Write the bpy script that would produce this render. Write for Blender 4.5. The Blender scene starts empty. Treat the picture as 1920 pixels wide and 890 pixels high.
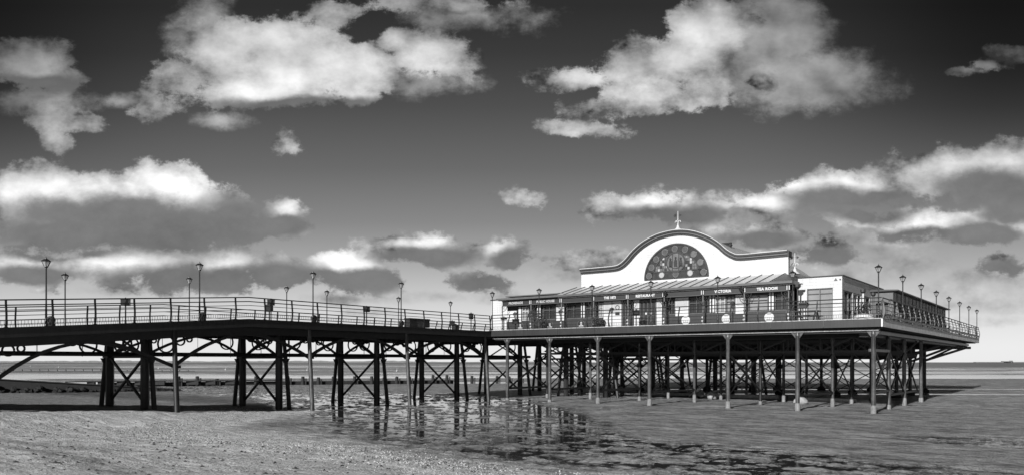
import bpy, math, random
import numpy as np
from mathutils import Vector, Matrix
random.seed(7)
R = math.radians
scene = bpy.context.scene
COL = scene.collection
# ------------------------------------------------------------------ frames
# Pier frame: x runs along the sea-front side of the pier head, y runs out to sea.
CX, CY, ROT = 21.09, 44.0, R(-36.8)
RC, RS = math.cos(ROT), math.sin(ROT)
DECK = 5.48
def world(x, y, z=0.0):
    return (CX + RC*x - RS*y, CY + RS*x + RC*y, z)

# ------------------------------------------------------------------ materials
def nodes_of(m):
    m.use_nodes = True
    return m.node_tree.nodes, m.node_tree.links
def g(v): return (v, v, v, 1)
def mat(name, val, rough=.6, var=.25, scale=3.0, metallic=0.0, bump=0.0, bscale=20.0, streak=0.0, spec=.5, boards=0.0, trans=0.0):
    m = bpy.data.materials.new(name); n, l = nodes_of(m)
    b = n['Principled BSDF']; b.inputs['Roughness'].default_value = rough; b.inputs['Metallic'].default_value = metallic
    b.inputs['Specular IOR Level'].default_value = spec
    tc = n.new('ShaderNodeTexCoord')
    no = n.new('ShaderNodeTexNoise'); no.inputs['Scale'].default_value = scale; no.inputs['Detail'].default_value = 6; no.inputs['Roughness'].default_value = .65
    l.new(tc.outputs['Object'], no.inputs['Vector'])
    cr = n.new('ShaderNodeMapRange'); cr.inputs[1].default_value = .25; cr.inputs[2].default_value = .75
    cr.inputs[3].default_value = val*(1-var); cr.inputs[4].default_value = val*(1+var)
    l.new(no.outputs['Fac'], cr.inputs[0]); out = cr.outputs[0]
    if streak:
        mp = n.new('ShaderNodeMapping'); mp.inputs['Scale'].default_value = (6, 6, .5); l.new(tc.outputs['Object'], mp.inputs[0])
        ns = n.new('ShaderNodeTexNoise'); ns.inputs['Scale'].default_value = 1.6; ns.inputs['Detail'].default_value = 7; l.new(mp.outputs[0], ns.inputs['Vector'])
        mr = n.new('ShaderNodeMapRange'); mr.inputs[1].default_value = .42; mr.inputs[2].default_value = .66; mr.inputs[3].default_value = 1; mr.inputs[4].default_value = 1-streak
        l.new(ns.outputs['Fac'], mr.inputs[0])
        mu = n.new('ShaderNodeMath'); mu.operation = 'MULTIPLY'; l.new(out, mu.inputs[0]); l.new(mr.outputs[0], mu.inputs[1]); out = mu.outputs[0]
    l.new(out, b.inputs['Base Color'])
    hsock = None
    if bump:
        nb = n.new('ShaderNodeTexNoise'); nb.inputs['Scale'].default_value = bscale; nb.inputs['Detail'].default_value = 5; l.new(tc.outputs['Object'], nb.inputs['Vector'])
        hsock = nb.outputs['Fac']
    if boards:
        sx = n.new('ShaderNodeSeparateXYZ'); l.new(tc.outputs['Object'], sx.inputs[0])
        d = n.new('ShaderNodeMath'); d.operation = 'DIVIDE'; l.new(sx.outputs[2], d.inputs[0]); d.inputs[1].default_value = boards
        f = n.new('ShaderNodeMath'); f.operation = 'FRACT'; l.new(d.outputs[0], f.inputs[0]); hsock = f.outputs[0]
        gr = n.new('ShaderNodeMapRange'); gr.inputs[1].default_value = 0; gr.inputs[2].default_value = .12; gr.inputs[3].default_value = .62; gr.inputs[4].default_value = 1
        l.new(f.outputs[0], gr.inputs[0])
        mu = n.new('ShaderNodeMath'); mu.operation = 'MULTIPLY'; l.new(out, mu.inputs[0]); l.new(gr.outputs[0], mu.inputs[1]); l.new(mu.outputs[0], b.inputs['Base Color'])
        bump = bump or .6
    if hsock:
        bp = n.new('ShaderNodeBump'); bp.inputs['Strength'].default_value = bump; bp.inputs['Distance'].default_value = .02
        l.new(hsock, bp.inputs['Height']); l.new(bp.outputs[0], b.inputs['Normal'])
    if trans:
        b.inputs['Transmission Weight'].default_value = trans
    return m
M = dict(
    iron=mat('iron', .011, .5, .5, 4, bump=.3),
    rail=mat('rail_paint', .022, .4, .3, 6),
    railpost=mat('rail_post_paint', .12, .45, .3, 6),
    fascia=mat('fascia_paint', .022, .55, .3, .8, streak=.35),
    fascia_pale=mat('fascia_pale', .7, .7, .25, 1.5, streak=.35, bump=.3),
    beam=mat('beam_pale', .45, .5, .3, 2, streak=.4),
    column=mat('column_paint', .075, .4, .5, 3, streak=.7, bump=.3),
    concrete=mat('footing_concrete', .22, .85, .35, 6, bump=.6, streak=.3),
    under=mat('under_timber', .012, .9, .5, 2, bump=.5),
    deck=mat('deck_board', .2, .8, .3, 4),
    white=mat('white_paint', .54, .5, .04, 2),
    whiteb=mat('white_boarding', .56, .5, .07, 1.2, boards=.19, streak=.10),
    greyb=mat('grey_boarding', .55, .6, .15, 2, boards=.17),
    trim=mat('dark_trim', .026, .4, .3, 4),
    trim2=mat('mid_trim', .09, .45, .2, 4),
    dado=mat('dado_paint', .03, .5, .15, 1.5, streak=.15),
    sign=mat('sign_board', .028, .45, .1, 2),
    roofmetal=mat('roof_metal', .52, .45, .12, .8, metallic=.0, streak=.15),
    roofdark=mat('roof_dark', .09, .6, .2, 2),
    glass=mat('window_glass', .03, .06, .3, .8, spec=.8),
    glass2=mat('greyed_glass', .22, .12, .25, .7, spec=.8),
    blind=mat('grey_blind', .42, .7, .08, 3, boards=.06),
    plant=mat('leaf', .05, .6, .6, 30),
    wood=mat('old_timber', .02, .85, .4, 5, bump=.7, streak=.4),
    palewood=mat('pale_timber', .42, .85, .3, 5, bump=.6, streak=.3),
    rock=mat('rock', .3, .9, .4, 5, bump=.8),
    round=mat('roundel_glass', .075, .3, .3, 6),
    lead=mat('lead', .03, .6, .2, 5),
    stain1=mat('stained_dark', .04, .25, .4, 3),
    stain2=mat('stained_mid', .13, .25, .4, 3),
    stain3=mat('stained_pale', .36, .3, .1, 3),
    bird=mat('feathers', .1, .8, .3, 20),
    gull=mat('white_plastic', .5, .6, .1, 3),
    tar=mat('tarred_stone', .012, .9, .5, 4, bump=.6),
    shell=mat('shell', .5, .6, .2, 5),
    shore=mat('far_land', .16, .9, .2, .05),
    weed=mat('seaweed', .035, .8, .5, 20),
)
def lampglass():
    m = bpy.data.materials.new('lantern_glass'); n, l = nodes_of(m); o = n['Material Output']; n.remove(n['Principled BSDF'])
    a = n.new('ShaderNodeBsdfTranslucent'); a.inputs[0].default_value = g(.8)
    d = n.new('ShaderNodeBsdfDiffuse'); d.inputs[0].default_value = g(.7)
    t = n.new('ShaderNodeBsdfTransparent')
    m1 = n.new('ShaderNodeMixShader'); m1.inputs[0].default_value = .5; l.new(a.outputs[0], m1.inputs[1]); l.new(d.outputs[0], m1.inputs[2])
    m2 = n.new('ShaderNodeMixShader'); m2.inputs[0].default_value = .45; l.new(m1.outputs[0], m2.inputs[1]); l.new(t.outputs[0], m2.inputs[2])
    l.new(m2.outputs[0], o.inputs[0]); return m
M['lantern'] = lampglass()

# ------------------------------------------------------------------ mesh builder
class MB:
    def __init__(s): s.v = []; s.f = []
    def add(s, vs, fs):
        k = len(s.v); s.v += [tuple(p) for p in vs]; s.f += [tuple(i+k for i in f) for f in fs]; return s
    def box(s, x0, x1, y0, y1, z0, z1):
        x0, x1 = min(x0, x1), max(x0, x1); y0, y1 = min(y0, y1), max(y0, y1); z0, z1 = min(z0, z1), max(z0, z1)
        return s.add([(x0,y0,z0),(x1,y0,z0),(x1,y1,z0),(x0,y1,z0),(x0,y0,z1),(x1,y0,z1),(x1,y1,z1),(x0,y1,z1)],
                     [(0,3,2,1),(4,5,6,7),(0,1,5,4),(1,2,6,5),(2,3,7,6),(3,0,4,7)])
    def hexa(s, p): # 8 points, bottom ring then top ring
        return s.add(p, [(0,3,2,1),(4,5,6,7),(0,1,5,4),(1,2,6,5),(2,3,7,6),(3,0,4,7)])
    def cyl(s, p0, p1, r0, r1=None, n=10):
        r1 = r0 if r1 is None else r1
        p0, p1 = Vector(p0), Vector(p1); d = (p1-p0).normalized()
        a = d.orthogonal().normalized() if abs(d.z) < .99 else Vector((1,0,0)); b = d.cross(a).normalized(); a = b.cross(d)
        vs = []
        for p, r in ((p0, r0), (p1, r1)):
            for i in range(n):
                t = 2*math.pi*i/n; vs.append(p + a*math.cos(t)*r + b*math.sin(t)*r)
        fs = [(i, (i+1) % n, n+(i+1) % n, n+i) for i in range(n)] + [tuple(range(n))[::-1], tuple(range(n, 2*n))]
        return s.add(vs, fs)
    def bar(s, p0, p1, w, h, up=(0,0,1)):
        p0, p1 = Vector(p0), Vector(p1); d = (p1-p0).normalized(); u = Vector(up)
        if abs(d.dot(u)) > .99: u = Vector((0,1,0))
        a = d.cross(u).normalized()*w/2; b = a.cross(d).normalized()*h/2
        return s.add([p0-a-b, p0+a-b, p0+a+b, p0-a+b, p1-a-b, p1+a-b, p1+a+b, p1-a+b],
                     [(0,1,2,3),(7,6,5,4),(0,4,5,1),(1,5,6,2),(2,6,7,3),(3,7,4,0)])
    def path(s, pts, w, h, up=(0,0,1)): # continuous rectangular sweep
        pts = [Vector(p) for p in pts]; n = len(pts); vs = []
        for i, p in enumerate(pts):
            d = (pts[min(i+1, n-1)]-pts[max(i-1, 0)]).normalized(); a = d.cross(Vector(up)).normalized()*w/2; b = a.cross(d).normalized()*h/2
            vs += [p-a-b, p+a-b, p+a+b, p-a+b]
        fs = [(0,1,2,3), (4*n-1,4*n-2,4*n-3,4*n-4)]
        for i in range(n-1):
            for j in range(4):
                k = (j+1) % 4; fs.append((4*i+j, 4*i+4+j, 4*i+4+k, 4*i+k))
        return s.add(vs, fs)
    def tube(s, pts, r, n=6):
        pts = [Vector(p) for p in pts]; vs = []; m = len(pts)
        for i, p in enumerate(pts):
            d = (pts[min(i+1, m-1)]-pts[max(i-1, 0)]).normalized(); a = d.cross(Vector((.03,.02,1))).normalized(); b = a.cross(d)
            for j in range(n):
                t = 2*math.pi*j/n; vs.append(p+a*math.cos(t)*r+b*math.sin(t)*r)
        fs = [tuple(range(n)), tuple(range((m-1)*n, m*n))[::-1]]
        for i in range(m-1):
            for j in range(n):
                k = (j+1) % n; fs.append((i*n+j, (i+1)*n+j, (i+1)*n+k, i*n+k))
        return s.add(vs, fs)
    def lathe(s, prof, c=(0,0,0), n=12):
        vs = []; fs = []
        for r, z in prof:
            for i in range(n):
                t = 2*math.pi*(i+.5)/n; vs.append((c[0]+r*math.cos(t), c[1]+r*math.sin(t), c[2]+z))
        for k in range(len(prof)-1):
            for i in range(n):
                j = (i+1) % n; fs.append((k*n+i, k*n+j, (k+1)*n+j, (k+1)*n+i))
        fs += [tuple(range(n))[::-1], tuple(range((len(prof)-1)*n, len(prof)*n))]
        return s.add(vs, fs)
    def strip(s, top, bot, y0, y1): # closed solid between two xz polylines
        n = len(top); vs = []
        for (a, b) in zip(top, bot):
            vs += [(a[0], y0, a[1]), (b[0], y0, b[1]), (b[0], y1, b[1]), (a[0], y1, a[1])]
        fs = [(0,1,2,3), (4*n-1,4*n-2,4*n-3,4*n-4)]
        for i in range(n-1):
            for j in range(4):
                k = (j+1) % 4; fs.append((4*i+j, 4*i+4+j, 4*i+4+k, 4*i+k))
        return s.add(vs, fs)
    def ring(s, cx, cz, ri, ro, y0, y1, a0=0, a1=360, n=32):
        pts = [(R(a0+(a1-a0)*i/n)) for i in range(n+1)]
        return s.strip([(cx+ro*math.cos(t), cz+ro*math.sin(t)) for t in pts], [(cx+ri*math.cos(t), cz+ri*math.sin(t)) for t in pts], y0, y1)
    def disc(s, cx, cz, r, y0, y1, n=24):
        vs = [(cx+r*math.cos(2*math.pi*i/n), y0, cz+r*math.sin(2*math.pi*i/n)) for i in range(n)]
        vs += [(x, y1, z) for x, _, z in vs]
        return s.add(vs, [tuple(range(n)), tuple(range(n, 2*n))[::-1]] + [(i, n+i, n+(i+1) % n, (i+1) % n) for i in range(n)])
    def blob(s, c, r, seed=0, amp=.3, nu=8, nv=6):
        rnd = random.Random(seed); vs = []; rx, ry, rz = r if isinstance(r, tuple) else (r, r, r)
        for j in range(nv+1):
            ph = math.pi*j/nv
            for i in range(nu):
                th = 2*math.pi*i/nu; k = 1+rnd.uniform(-amp, amp)
                vs.append((c[0]+rx*k*math.sin(ph)*math.cos(th), c[1]+ry*k*math.sin(ph)*math.sin(th), c[2]+rz*k*math.cos(ph)))
        fs = []
        for j in range(nv):
            for i in range(nu):
                fs.append((j*nu+i, (j+1)*nu+i, (j+1)*nu+(i+1) % nu, j*nu+(i+1) % nu))
        return s.add(vs, fs)
    def mesh(s, name, m, smooth=False):
        me = bpy.data.meshes.new(name); me.from_pydata([tuple(p) for p in s.v], [], s.f); me.materials.append(m)
        import bmesh
        bm = bmesh.new(); bm.from_mesh(me); bmesh.ops.recalc_face_normals(bm, faces=bm.faces); bm.to_mesh(me); bm.free()
        if smooth:
            me.shade_smooth(); me.set_sharp_from_angle(angle=R(42))
        return me
    def build(s, name, m, parent=None, smooth=False):
        o = bpy.data.objects.new(name, s.mesh(name, m, smooth)); COL.objects.link(o)
        if parent is not None: o.parent = parent
        return o
def tag(o, label=None, cat=None, group=None, kind=None):
    if label: o['label'] = label
    if cat: o['category'] = cat
    if group: o['group'] = group
    if kind: o['kind'] = kind
    return o
def thing(name, label, cat, loc=(0,0,0), group=None, rz=ROT):
    o = bpy.data.objects.new(name, None); COL.objects.link(o); o.empty_display_size = .2
    o.location = loc; o.rotation_euler = (0, 0, rz); tag(o, label, cat, group); return o
def copy_obj(o, parent=None, off=(0,0,0)):
    c = o.copy(); COL.objects.link(c)
    if parent is not None: c.parent = parent
    c.location = (o.location[0]+off[0], o.location[1]+off[1], o.location[2]+off[2]); return c
def copy_tree(o, parent=None):
    c = o.copy(); COL.objects.link(c)
    if parent is not None: c.parent = parent
    for ch in list(o.children): copy_tree(ch, c)
    return c
def copy_off(o, parent, off):
    c = copy_obj(o, parent, off)
    for ch in o.children: copy_obj(ch, c)
    return c

# ------------------------------------------------------------------ numpy noise
def _h(ix, iy, seed):
    n = (ix.astype(np.int64)*374761393 + iy.astype(np.int64)*668265263 + seed*1442695041) & 0xffffffff
    n = ((n ^ (n >> 13))*1274126177) & 0xffffffff
    return ((n ^ (n >> 16)) & 0xffff)/65535.0
def vn(x, y, seed=0):
    ix = np.floor(x); iy = np.floor(y); fx = x-ix; fy = y-iy; fx = fx*fx*(3-2*fx); fy = fy*fy*(3-2*fy)
    a = _h(ix, iy, seed); b = _h(ix+1, iy, seed); c = _h(ix, iy+1, seed); d = _h(ix+1, iy+1, seed)
    return (a*(1-fx)+b*fx)*(1-fy)+(c*(1-fx)+d*fx)*fy
def fbm(x, y, o=4, seed=0):
    s = 0; a = .5; t = 0
    for i in range(o):
        s = s+a*vn(x, y, seed+i*17); t += a; a *= .5; x = x*2.03+3.1; y = y*2.03+7.7
    return s/t
def ss(x, a, b):
    t = np.clip((x-a)/(b-a), 0, 1); return t*t*(3-2*t)

# ------------------------------------------------------------------ terrain
def yb_of(x): return -30.0+11.0*ss(-x, 20, 30)
def terrain(X, Y):
    SHADOW_STREAK = []
    dx = X-CX; dy = Y-CY
    x = RC*dx+RS*dy; y = -RS*dx+RC*dy                # pier frame
    k = yb_of(x)-y
    base = .055*np.log1p(np.exp(np.clip(k/1.2, -40, 40)))*1.2
    # runnel full of shallow water, running roughly along the shore
    yc = np.interp(x, [-70, -40, -26, -15, -5, 3, 14], [2, -3, -9, -17.5, -25.5, -25.5, -27])
    hw = np.interp(x, [-70, -45, -26, -15, -5, 3, 14], [8, 11, 14, 11.5, 6.5, 4.6, 3.5])
    run = ss(1-np.abs(y-yc)/hw, 0.0, .45)
    run = np.maximum(run, .9*ss(1-np.sqrt(((x-8.5)/6.5)**2+((y+14)/3.0)**2), 0, .4))
    big = fbm(X*.16, Y*.16, 4, 3)-.5
    rip = fbm(x*.55+y*.1, y*1.7, 4, 11)-.5
    fine = fbm(X*3.1, Y*3.1, 3, 29)-.5
    h = base + .055 + .05*big
    r2 = fbm(x*1.5+3, y*3.6, 4, 61)-.5; r3 = fbm(x*.9+9, y*4.2, 3, 67)-.5; r4 = fbm(x*2.6, y*6.5, 3, 71)-.5
    h = h - run*(.072-.020*ss(x, -12, -2)+.05*big) + rip*(.08*run+.018) + r2*(.16*run+.022) + r3*.02 + fine*.02 + r4*(.12*run+.012)
    # narrow troughs and bars further out on the flats
    far = ss(Y, 62, 95)
    bars = fbm(X*.006+2, Y*.035, 3, 41)-.5
    h = h + far*(.20*bars-.005)
    h = h - .13*np.exp(-((Y-84-.02*X)/1.6)**2)*ss(X, 10, 24) - .11*np.exp(-((Y-73+.03*X)/1.2)**2)*ss(X, -5, 16)*.8
    h = h - .14*np.exp(-((Y-112)/5.0)**2)*ss(-X, -10, 5)
    h = h - .12*np.exp(-((Y-150)/9.0)**2) - .12*np.exp(-((Y-215)/12)**2)*ss(X, -20, 30)
    # painted shadow streaks, then wheel track ridge along the edge of the dry sand
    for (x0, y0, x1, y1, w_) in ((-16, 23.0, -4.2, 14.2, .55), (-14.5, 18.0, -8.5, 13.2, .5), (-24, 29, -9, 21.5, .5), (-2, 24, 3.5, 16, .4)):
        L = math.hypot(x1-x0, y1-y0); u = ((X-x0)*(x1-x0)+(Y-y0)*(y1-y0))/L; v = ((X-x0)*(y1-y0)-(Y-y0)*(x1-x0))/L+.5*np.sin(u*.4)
        gm = np.exp(-(v/w_)**2)*ss(u, 0, 3)*ss(L-u, 0, 3); SHADOW_STREAK.append(gm)
    pit = ss(vn(X*2.3, Y*2.3, 91), .72, .9)*ss(vn(X*.5, Y*.5, 93), .3, .6); h = h - .045*pit*ss(k, -2, 2)
    h = h + ss(k, 0, 4)*.05*(fbm(X*.9, Y*2.6, 3, 97)-.5)
    d = np.abs(k-3.2-.35*np.sin(x*.21)); h = h + .05*np.exp(-(d/.55)**2)*(fbm(X*4.5, Y*4.5, 2, 5))*ss(-x, -4, 6)
    # scour hollows round the column feet
    for cx_, cy_ in SCOUR:
        rr = (x-cx_)**2+((y-cy_-.1)*1.2)**2
        h = h - .10*np.exp(-rr/.35)*(.4+1.2*vn(X*2.1+cx_, Y*4, 13))
    h = h - 1.2*ss(Y, 900, 1600) - .4*ss(Y, 420, 560)*ss(X, 40, 160)
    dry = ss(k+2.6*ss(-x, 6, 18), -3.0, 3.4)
    for (x0, y0, x1, y1) in ((-12, 14.7, 4, 18.0), (-9, 16.6, -1, 21.2), (-14, 19.0, -3, 19.6), (-12, 23.5, -4, 24.0)):
        L = math.hypot(x1-x0, y1-y0); u = ((X-x0)*(x1-x0)+(Y-y0)*(y1-y0))/L; v = ((X-x0)*(y1-y0)-(Y-y0)*(x1-x0))/L+.15*np.sin(u*.7)
        gm = np.exp(-(v/.13)**2)*ss(u, 0, 2)*ss(L-u, 0, 2); h = h-.035*gm; dry = dry*(1-.5*gm)
    for gm in SHADOW_STREAK: dry = dry*(1-.55*gm)  # soft cast shadows painted as lower dryness, darkening the sand
    return h, dry
FRONT_X = [-0.6, -4.9, -9.3, -14.9, -19.0, -23.2, -27.2]
ROWS = [.6, 5.8, 10.9, 15.9]
SCOUR = [(x, y) for x in FRONT_X for y in ROWS[:3]]+[(-28.9, -26.1), (-28.9, -17.4), (-31.5, -26), (-31.6, -17.4), (-28.9, -9.0)]
def dark_band(X, Y): # darkens the sand under and beyond the walkway
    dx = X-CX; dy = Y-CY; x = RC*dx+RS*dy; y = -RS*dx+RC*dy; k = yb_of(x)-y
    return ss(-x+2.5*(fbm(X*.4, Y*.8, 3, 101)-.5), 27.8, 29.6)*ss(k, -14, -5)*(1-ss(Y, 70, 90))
def ground_z(x, y):
    X, Y, _ = world(x, y); h, _d = terrain(np.array([X]), np.array([Y])); return float(h[0])
def make_ground():
    def grow(a, b, step0, ratio):
        out = [a]; st = step0
        while out[-1] < b: out.append(out[-1]+st); st *= ratio
        return out
    xs = list(np.arange(-46, 52, .17)); xr = grow(52, 9000, .2, 1.07)[1:]; xl = [-46-(v-52) for v in xr]
    xs = np.array(sorted(xl)+xs+xr)
    ys = np.array(list(np.arange(8, 78, .17))+grow(78, 16000, .18, 1.022)[1:]); ys = np.concatenate(([-60, -40, -25, -12, -4, 0, 2.5, 4.5, 6, 7], ys))
    X, Y = np.meshgrid(xs, ys); H, D = terrain(X, Y)
    nx, ny = len(xs), len(ys)
    co = np.stack([X, Y, H], -1).reshape(-1, 3).astype(np.float32)
    i = np.arange(nx-1)[None, :]+np.arange(ny-1)[:, None]*nx
    q = np.stack([i, i+1, i+1+nx, i+nx], -1).reshape(-1, 4).astype(np.int32)
    me = bpy.data.meshes.new('sand'); me.vertices.add(len(co)); me.vertices.foreach_set('co', co.ravel())
    me.loops.add(q.size); me.loops.foreach_set('vertex_index', q.ravel())
    me.polygons.add(len(q)); me.polygons.foreach_set('loop_start', np.arange(0, q.size, 4, dtype=np.int32))
    me.polygons.foreach_set('use_smooth', np.ones(len(q), dtype=bool)); me.update(calc_edges=True)
    a = me.attributes.new('dry', 'FLOAT', 'POINT'); a.data.foreach_set('value', D.ravel().astype(np.float32))  # dryness, with the shadow streaks painted in
    a2 = me.attributes.new('dark_band', 'FLOAT', 'POINT'); a2.data.foreach_set('value', dark_band(X, Y).ravel().astype(np.float32))
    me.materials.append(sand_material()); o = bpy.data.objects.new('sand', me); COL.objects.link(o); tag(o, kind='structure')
    me = bpy.data.meshes.new('water'); me.from_pydata([(-9000,-200,0),(9000,-200,0),(9000,16000,0),(-9000,16000,0)], [], [(0,1,2,3)])
    me.materials.append(water_material()); o = bpy.data.objects.new('water', me); COL.objects.link(o); tag(o, kind='structure')
def sand_material():
    m = bpy.data.materials.new('sand'); n, l = nodes_of(m); b = n['Principled BSDF']
    geo = n.new('ShaderNodeNewGeometry'); at = n.new('ShaderNodeAttribute'); at.attribute_name = 'dry'  # dryness with the painted shadow streaks
    def noise(sc, det=6, vec=None, rough=.6):
        q = n.new('ShaderNodeTexNoise'); q.inputs['Scale'].default_value = sc; q.inputs['Detail'].default_value = det; q.inputs['Roughness'].default_value = rough
        l.new(vec or geo.outputs['Position'], q.inputs['Vector']); return q.outputs['Fac']
    def mr(s, a, b_, c, d):
        q = n.new('ShaderNodeMapRange'); q.interpolation_type = 'SMOOTHSTEP'
        for i, v in enumerate((a, b_, c, d)): q.inputs[i+1].default_value = v
        l.new(s, q.inputs[0]); return q.outputs[0]
    def mth(op, a, b_):
        q = n.new('ShaderNodeMath'); q.operation = op
        for i, v in enumerate((a, b_)):
            if isinstance(v, (int, float)): q.inputs[i].default_value = v
            else: l.new(v, q.inputs[i])
        return q.outputs[0]
    mp = n.new('ShaderNodeMapping'); mp.inputs['Rotation'].default_value = (0, 0, -ROT); l.new(geo.outputs['Position'], mp.inputs[0])
    mp2 = n.new('ShaderNodeMapping'); mp2.inputs['Scale'].default_value = (.35, 1, 1); l.new(mp.outputs[0], mp2.inputs[0])
    n1 = noise(.25, 6); n2 = noise(2.2, 8, mp2.outputs[0], .7); n3 = noise(16, 5, None, .7); n4 = noise(.9, 8, mp2.outputs[0], .75); n5 = noise(5.5, 4, mp2.outputs[0], .7)
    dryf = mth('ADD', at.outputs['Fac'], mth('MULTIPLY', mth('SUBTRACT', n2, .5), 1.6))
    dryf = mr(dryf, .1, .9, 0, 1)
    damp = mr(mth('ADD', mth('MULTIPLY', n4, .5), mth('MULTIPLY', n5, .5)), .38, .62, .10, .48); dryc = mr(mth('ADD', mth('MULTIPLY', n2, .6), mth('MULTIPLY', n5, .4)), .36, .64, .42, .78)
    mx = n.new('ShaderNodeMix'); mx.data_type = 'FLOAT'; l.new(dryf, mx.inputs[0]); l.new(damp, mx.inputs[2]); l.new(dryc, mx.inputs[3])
    sp = n.new('ShaderNodeSeparateXYZ'); l.new(geo.outputs['Position'], sp.inputs[0])
    wet = mr(sp.outputs[2], .004, .03, 1, 0)
    flecks = mr(n3, .40, .50, .3, 1)
    flecks = mth('MAXIMUM', flecks, mr(n1, .5, .6, 0, 1))
    col = mth('MULTIPLY', mx.outputs[0], flecks)
    col = mth('MULTIPLY', col, mth('SUBTRACT', 1, mth('MULTIPLY', wet, .45)))
    a2 = n.new('ShaderNodeAttribute'); a2.attribute_name = 'dark_band'; col = mth('MULTIPLY', col, mth('SUBTRACT', 1, mth('MULTIPLY', a2.outputs['Fac'], .62)))
    l.new(col, b.inputs['Base Color'])
    ro = mth('SUBTRACT', mth('ADD', .5, mth('MULTIPLY', dryf, .4)), mth('MULTIPLY', wet, .3)); l.new(ro, b.inputs['Roughness']); l.new(mr(sp.outputs[2], .012, .05, .95, 0), b.inputs['Coat Weight']); b.inputs['Coat IOR'].default_value = 1.6; b.inputs['Coat Roughness'].default_value = .12
    bh = mth('ADD', mth('ADD', mth('MULTIPLY', n2, .6), mth('MULTIPLY', n5, .25)), mth('MULTIPLY', n3, .25))
    bp = n.new('ShaderNodeBump'); bp.inputs['Distance'].default_value = .24; bp.inputs['Strength'].default_value = 1.0; l.new(bh, bp.inputs['Height']); l.new(bp.outputs[0], b.inputs['Normal'])
    return m
def water_material():
    m = bpy.data.materials.new('water'); n, l = nodes_of(m); b = n['Principled BSDF']
    b.inputs['Base Color'].default_value = g(.035); b.inputs['IOR'].default_value = 1.7
    geo = n.new('ShaderNodeNewGeometry')
    ln = n.new('ShaderNodeVectorMath'); ln.operation = 'LENGTH'; l.new(geo.outputs['Position'], ln.inputs[0])
    r = n.new('ShaderNodeMapRange'); r.inputs[1].default_value = 60; r.inputs[2].default_value = 500; r.inputs[3].default_value = .04; r.inputs[4].default_value = .3
    l.new(ln.outputs['Value'], r.inputs[0]); l.new(r.outputs[0], b.inputs['Roughness'])
    q = n.new('ShaderNodeTexNoise'); q.inputs['Scale'].default_value = 3.5; q.inputs['Detail'].default_value = 5; l.new(geo.outputs['Position'], q.inputs['Vector'])
    bp = n.new('ShaderNodeBump'); bp.inputs['Distance'].default_value = .006; bp.inputs['Strength'].default_value = .7; l.new(q.outputs['Fac'], bp.inputs['Height']); l.new(bp.outputs[0], b.inputs['Normal'])
    return m
make_ground()
# far shore
rnd = random.Random(3); pr = []
for i in range(260):
    x = -4800+i*20; hgt = 7+4*float(vn(np.array([x*.006]), np.array([1.0]), 9)[0])+5*float(vn(np.array([x*.03]), np.array([2.0]), 4)[0])**2
    pr.append((x, hgt*(1 if x < -600 else .6)))
mb = MB().strip(pr, [(x, -2) for x, h in pr], 5200, 5260)
o = mb.build('far_shore', M['shore']); tag(o, kind='structure')
mb = MB()
for x0, x1, h in ((3000, 3330, 5), (3180, 3225, 10), (3232, 3240, 13)): mb.box(x0, x1, 5000, 5030, -2, h)
o = mb.build('far_headland', M['shore']); tag(o, kind='structure')

# ------------------------------------------------------------------ the pier
pier = thing('pier', 'seaside pier with a dark decked walkway and broad pier head on iron columns', 'pier', (CX, CY, 0))
HX0, HY1 = -37.6, 47.6
NX0, NX1 = -37.6, -28.4
def neck_z(y): return 5.44 if y > -21.9 else 5.44-.076*(-21.9-y)
b_ = MB().box(HX0+.02, -.02, .02, HY1-.02, 5.1, DECK-.01); b_.build('head_deck', M['deck'], pier)
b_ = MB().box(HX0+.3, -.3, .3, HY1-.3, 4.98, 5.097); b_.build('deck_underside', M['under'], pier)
NY = [0, -3, -7, -11, -15, -18.5, -20.6, -21.9, -23.2, -25.5, -29, -33, -38, -44]
def neckslab(x0, x1, zt, zb, ys=NY):
    mb = MB(); vs = []
    for y in ys:
        z = neck_z(y); vs += [(x0, y, z+zb), (x1, y, z+zb), (x1, y, z+zt), (x0, y, z+zt)]
    n = len(ys); fs = [(0,1,2,3), (4*n-1,4*n-2,4*n-3,4*n-4)]
    for i in range(n-1):
        for j in range(4):
            k = (j+1) % 4; fs.append((4*i+j, 4*i+4+j, 4*i+4+k, 4*i+k))
    return mb.add(vs, fs)
NYs = [-.01]+NY[1:]
neckslab(NX0+.08, NX1-.08, -.01, -.3, NYs).build('walkway_deck', M['deck'], pier)
for a, b in ((NX1-.08, NX1), (NX0, NX0+.08)): neckslab(a, b, .0, -.45, NYs).build('fascia', M['fascia'], pier)
for x in (NX1-.55, NX0+.45, -33.0): neckslab(x, x+.14, -.3, -.86, NYs).build('edge_girder', M['iron'], pier)
# fascia plates of the head, with plate joints
def plates(axis, c, a0, a1, m, z0=5.03, z1=DECK, th=.08, step=3.0):
    mb = MB(); n = max(1, round(abs(a1-a0)/step))
    for i in range(n):
        p, q = a0+(a1-a0)*i/n, a0+(a1-a0)*(i+1)/n; e = .006 if q > p else -.006
        if axis == 'x': mb.box(p+e, q-e, c, c+th, z0, z1)
        else: mb.box(c-th, c, p+e, q-e, z0, z1)
    return mb.build('fascia', m, pier)
plates('x', 0, NX1, -.08, M['fascia']); plates('y', 0, 0, HY1, M['fascia_pale'], step=5.5)
plates('x', HY1-.08, HX0, -.09, M['fascia']); plates('y', HX0+.08, 0, HY1-.09, M['fascia'])
mb = MB().box(NX1, -.0, -.03, .012, DECK, DECK+.035); mb.build('deck_edging', M['beam'], pier)
mb = MB().box(-.012, .03, .02, HY1, DECK, DECK+.035); mb.build('deck_edging', M['trim2'], pier)
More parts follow.
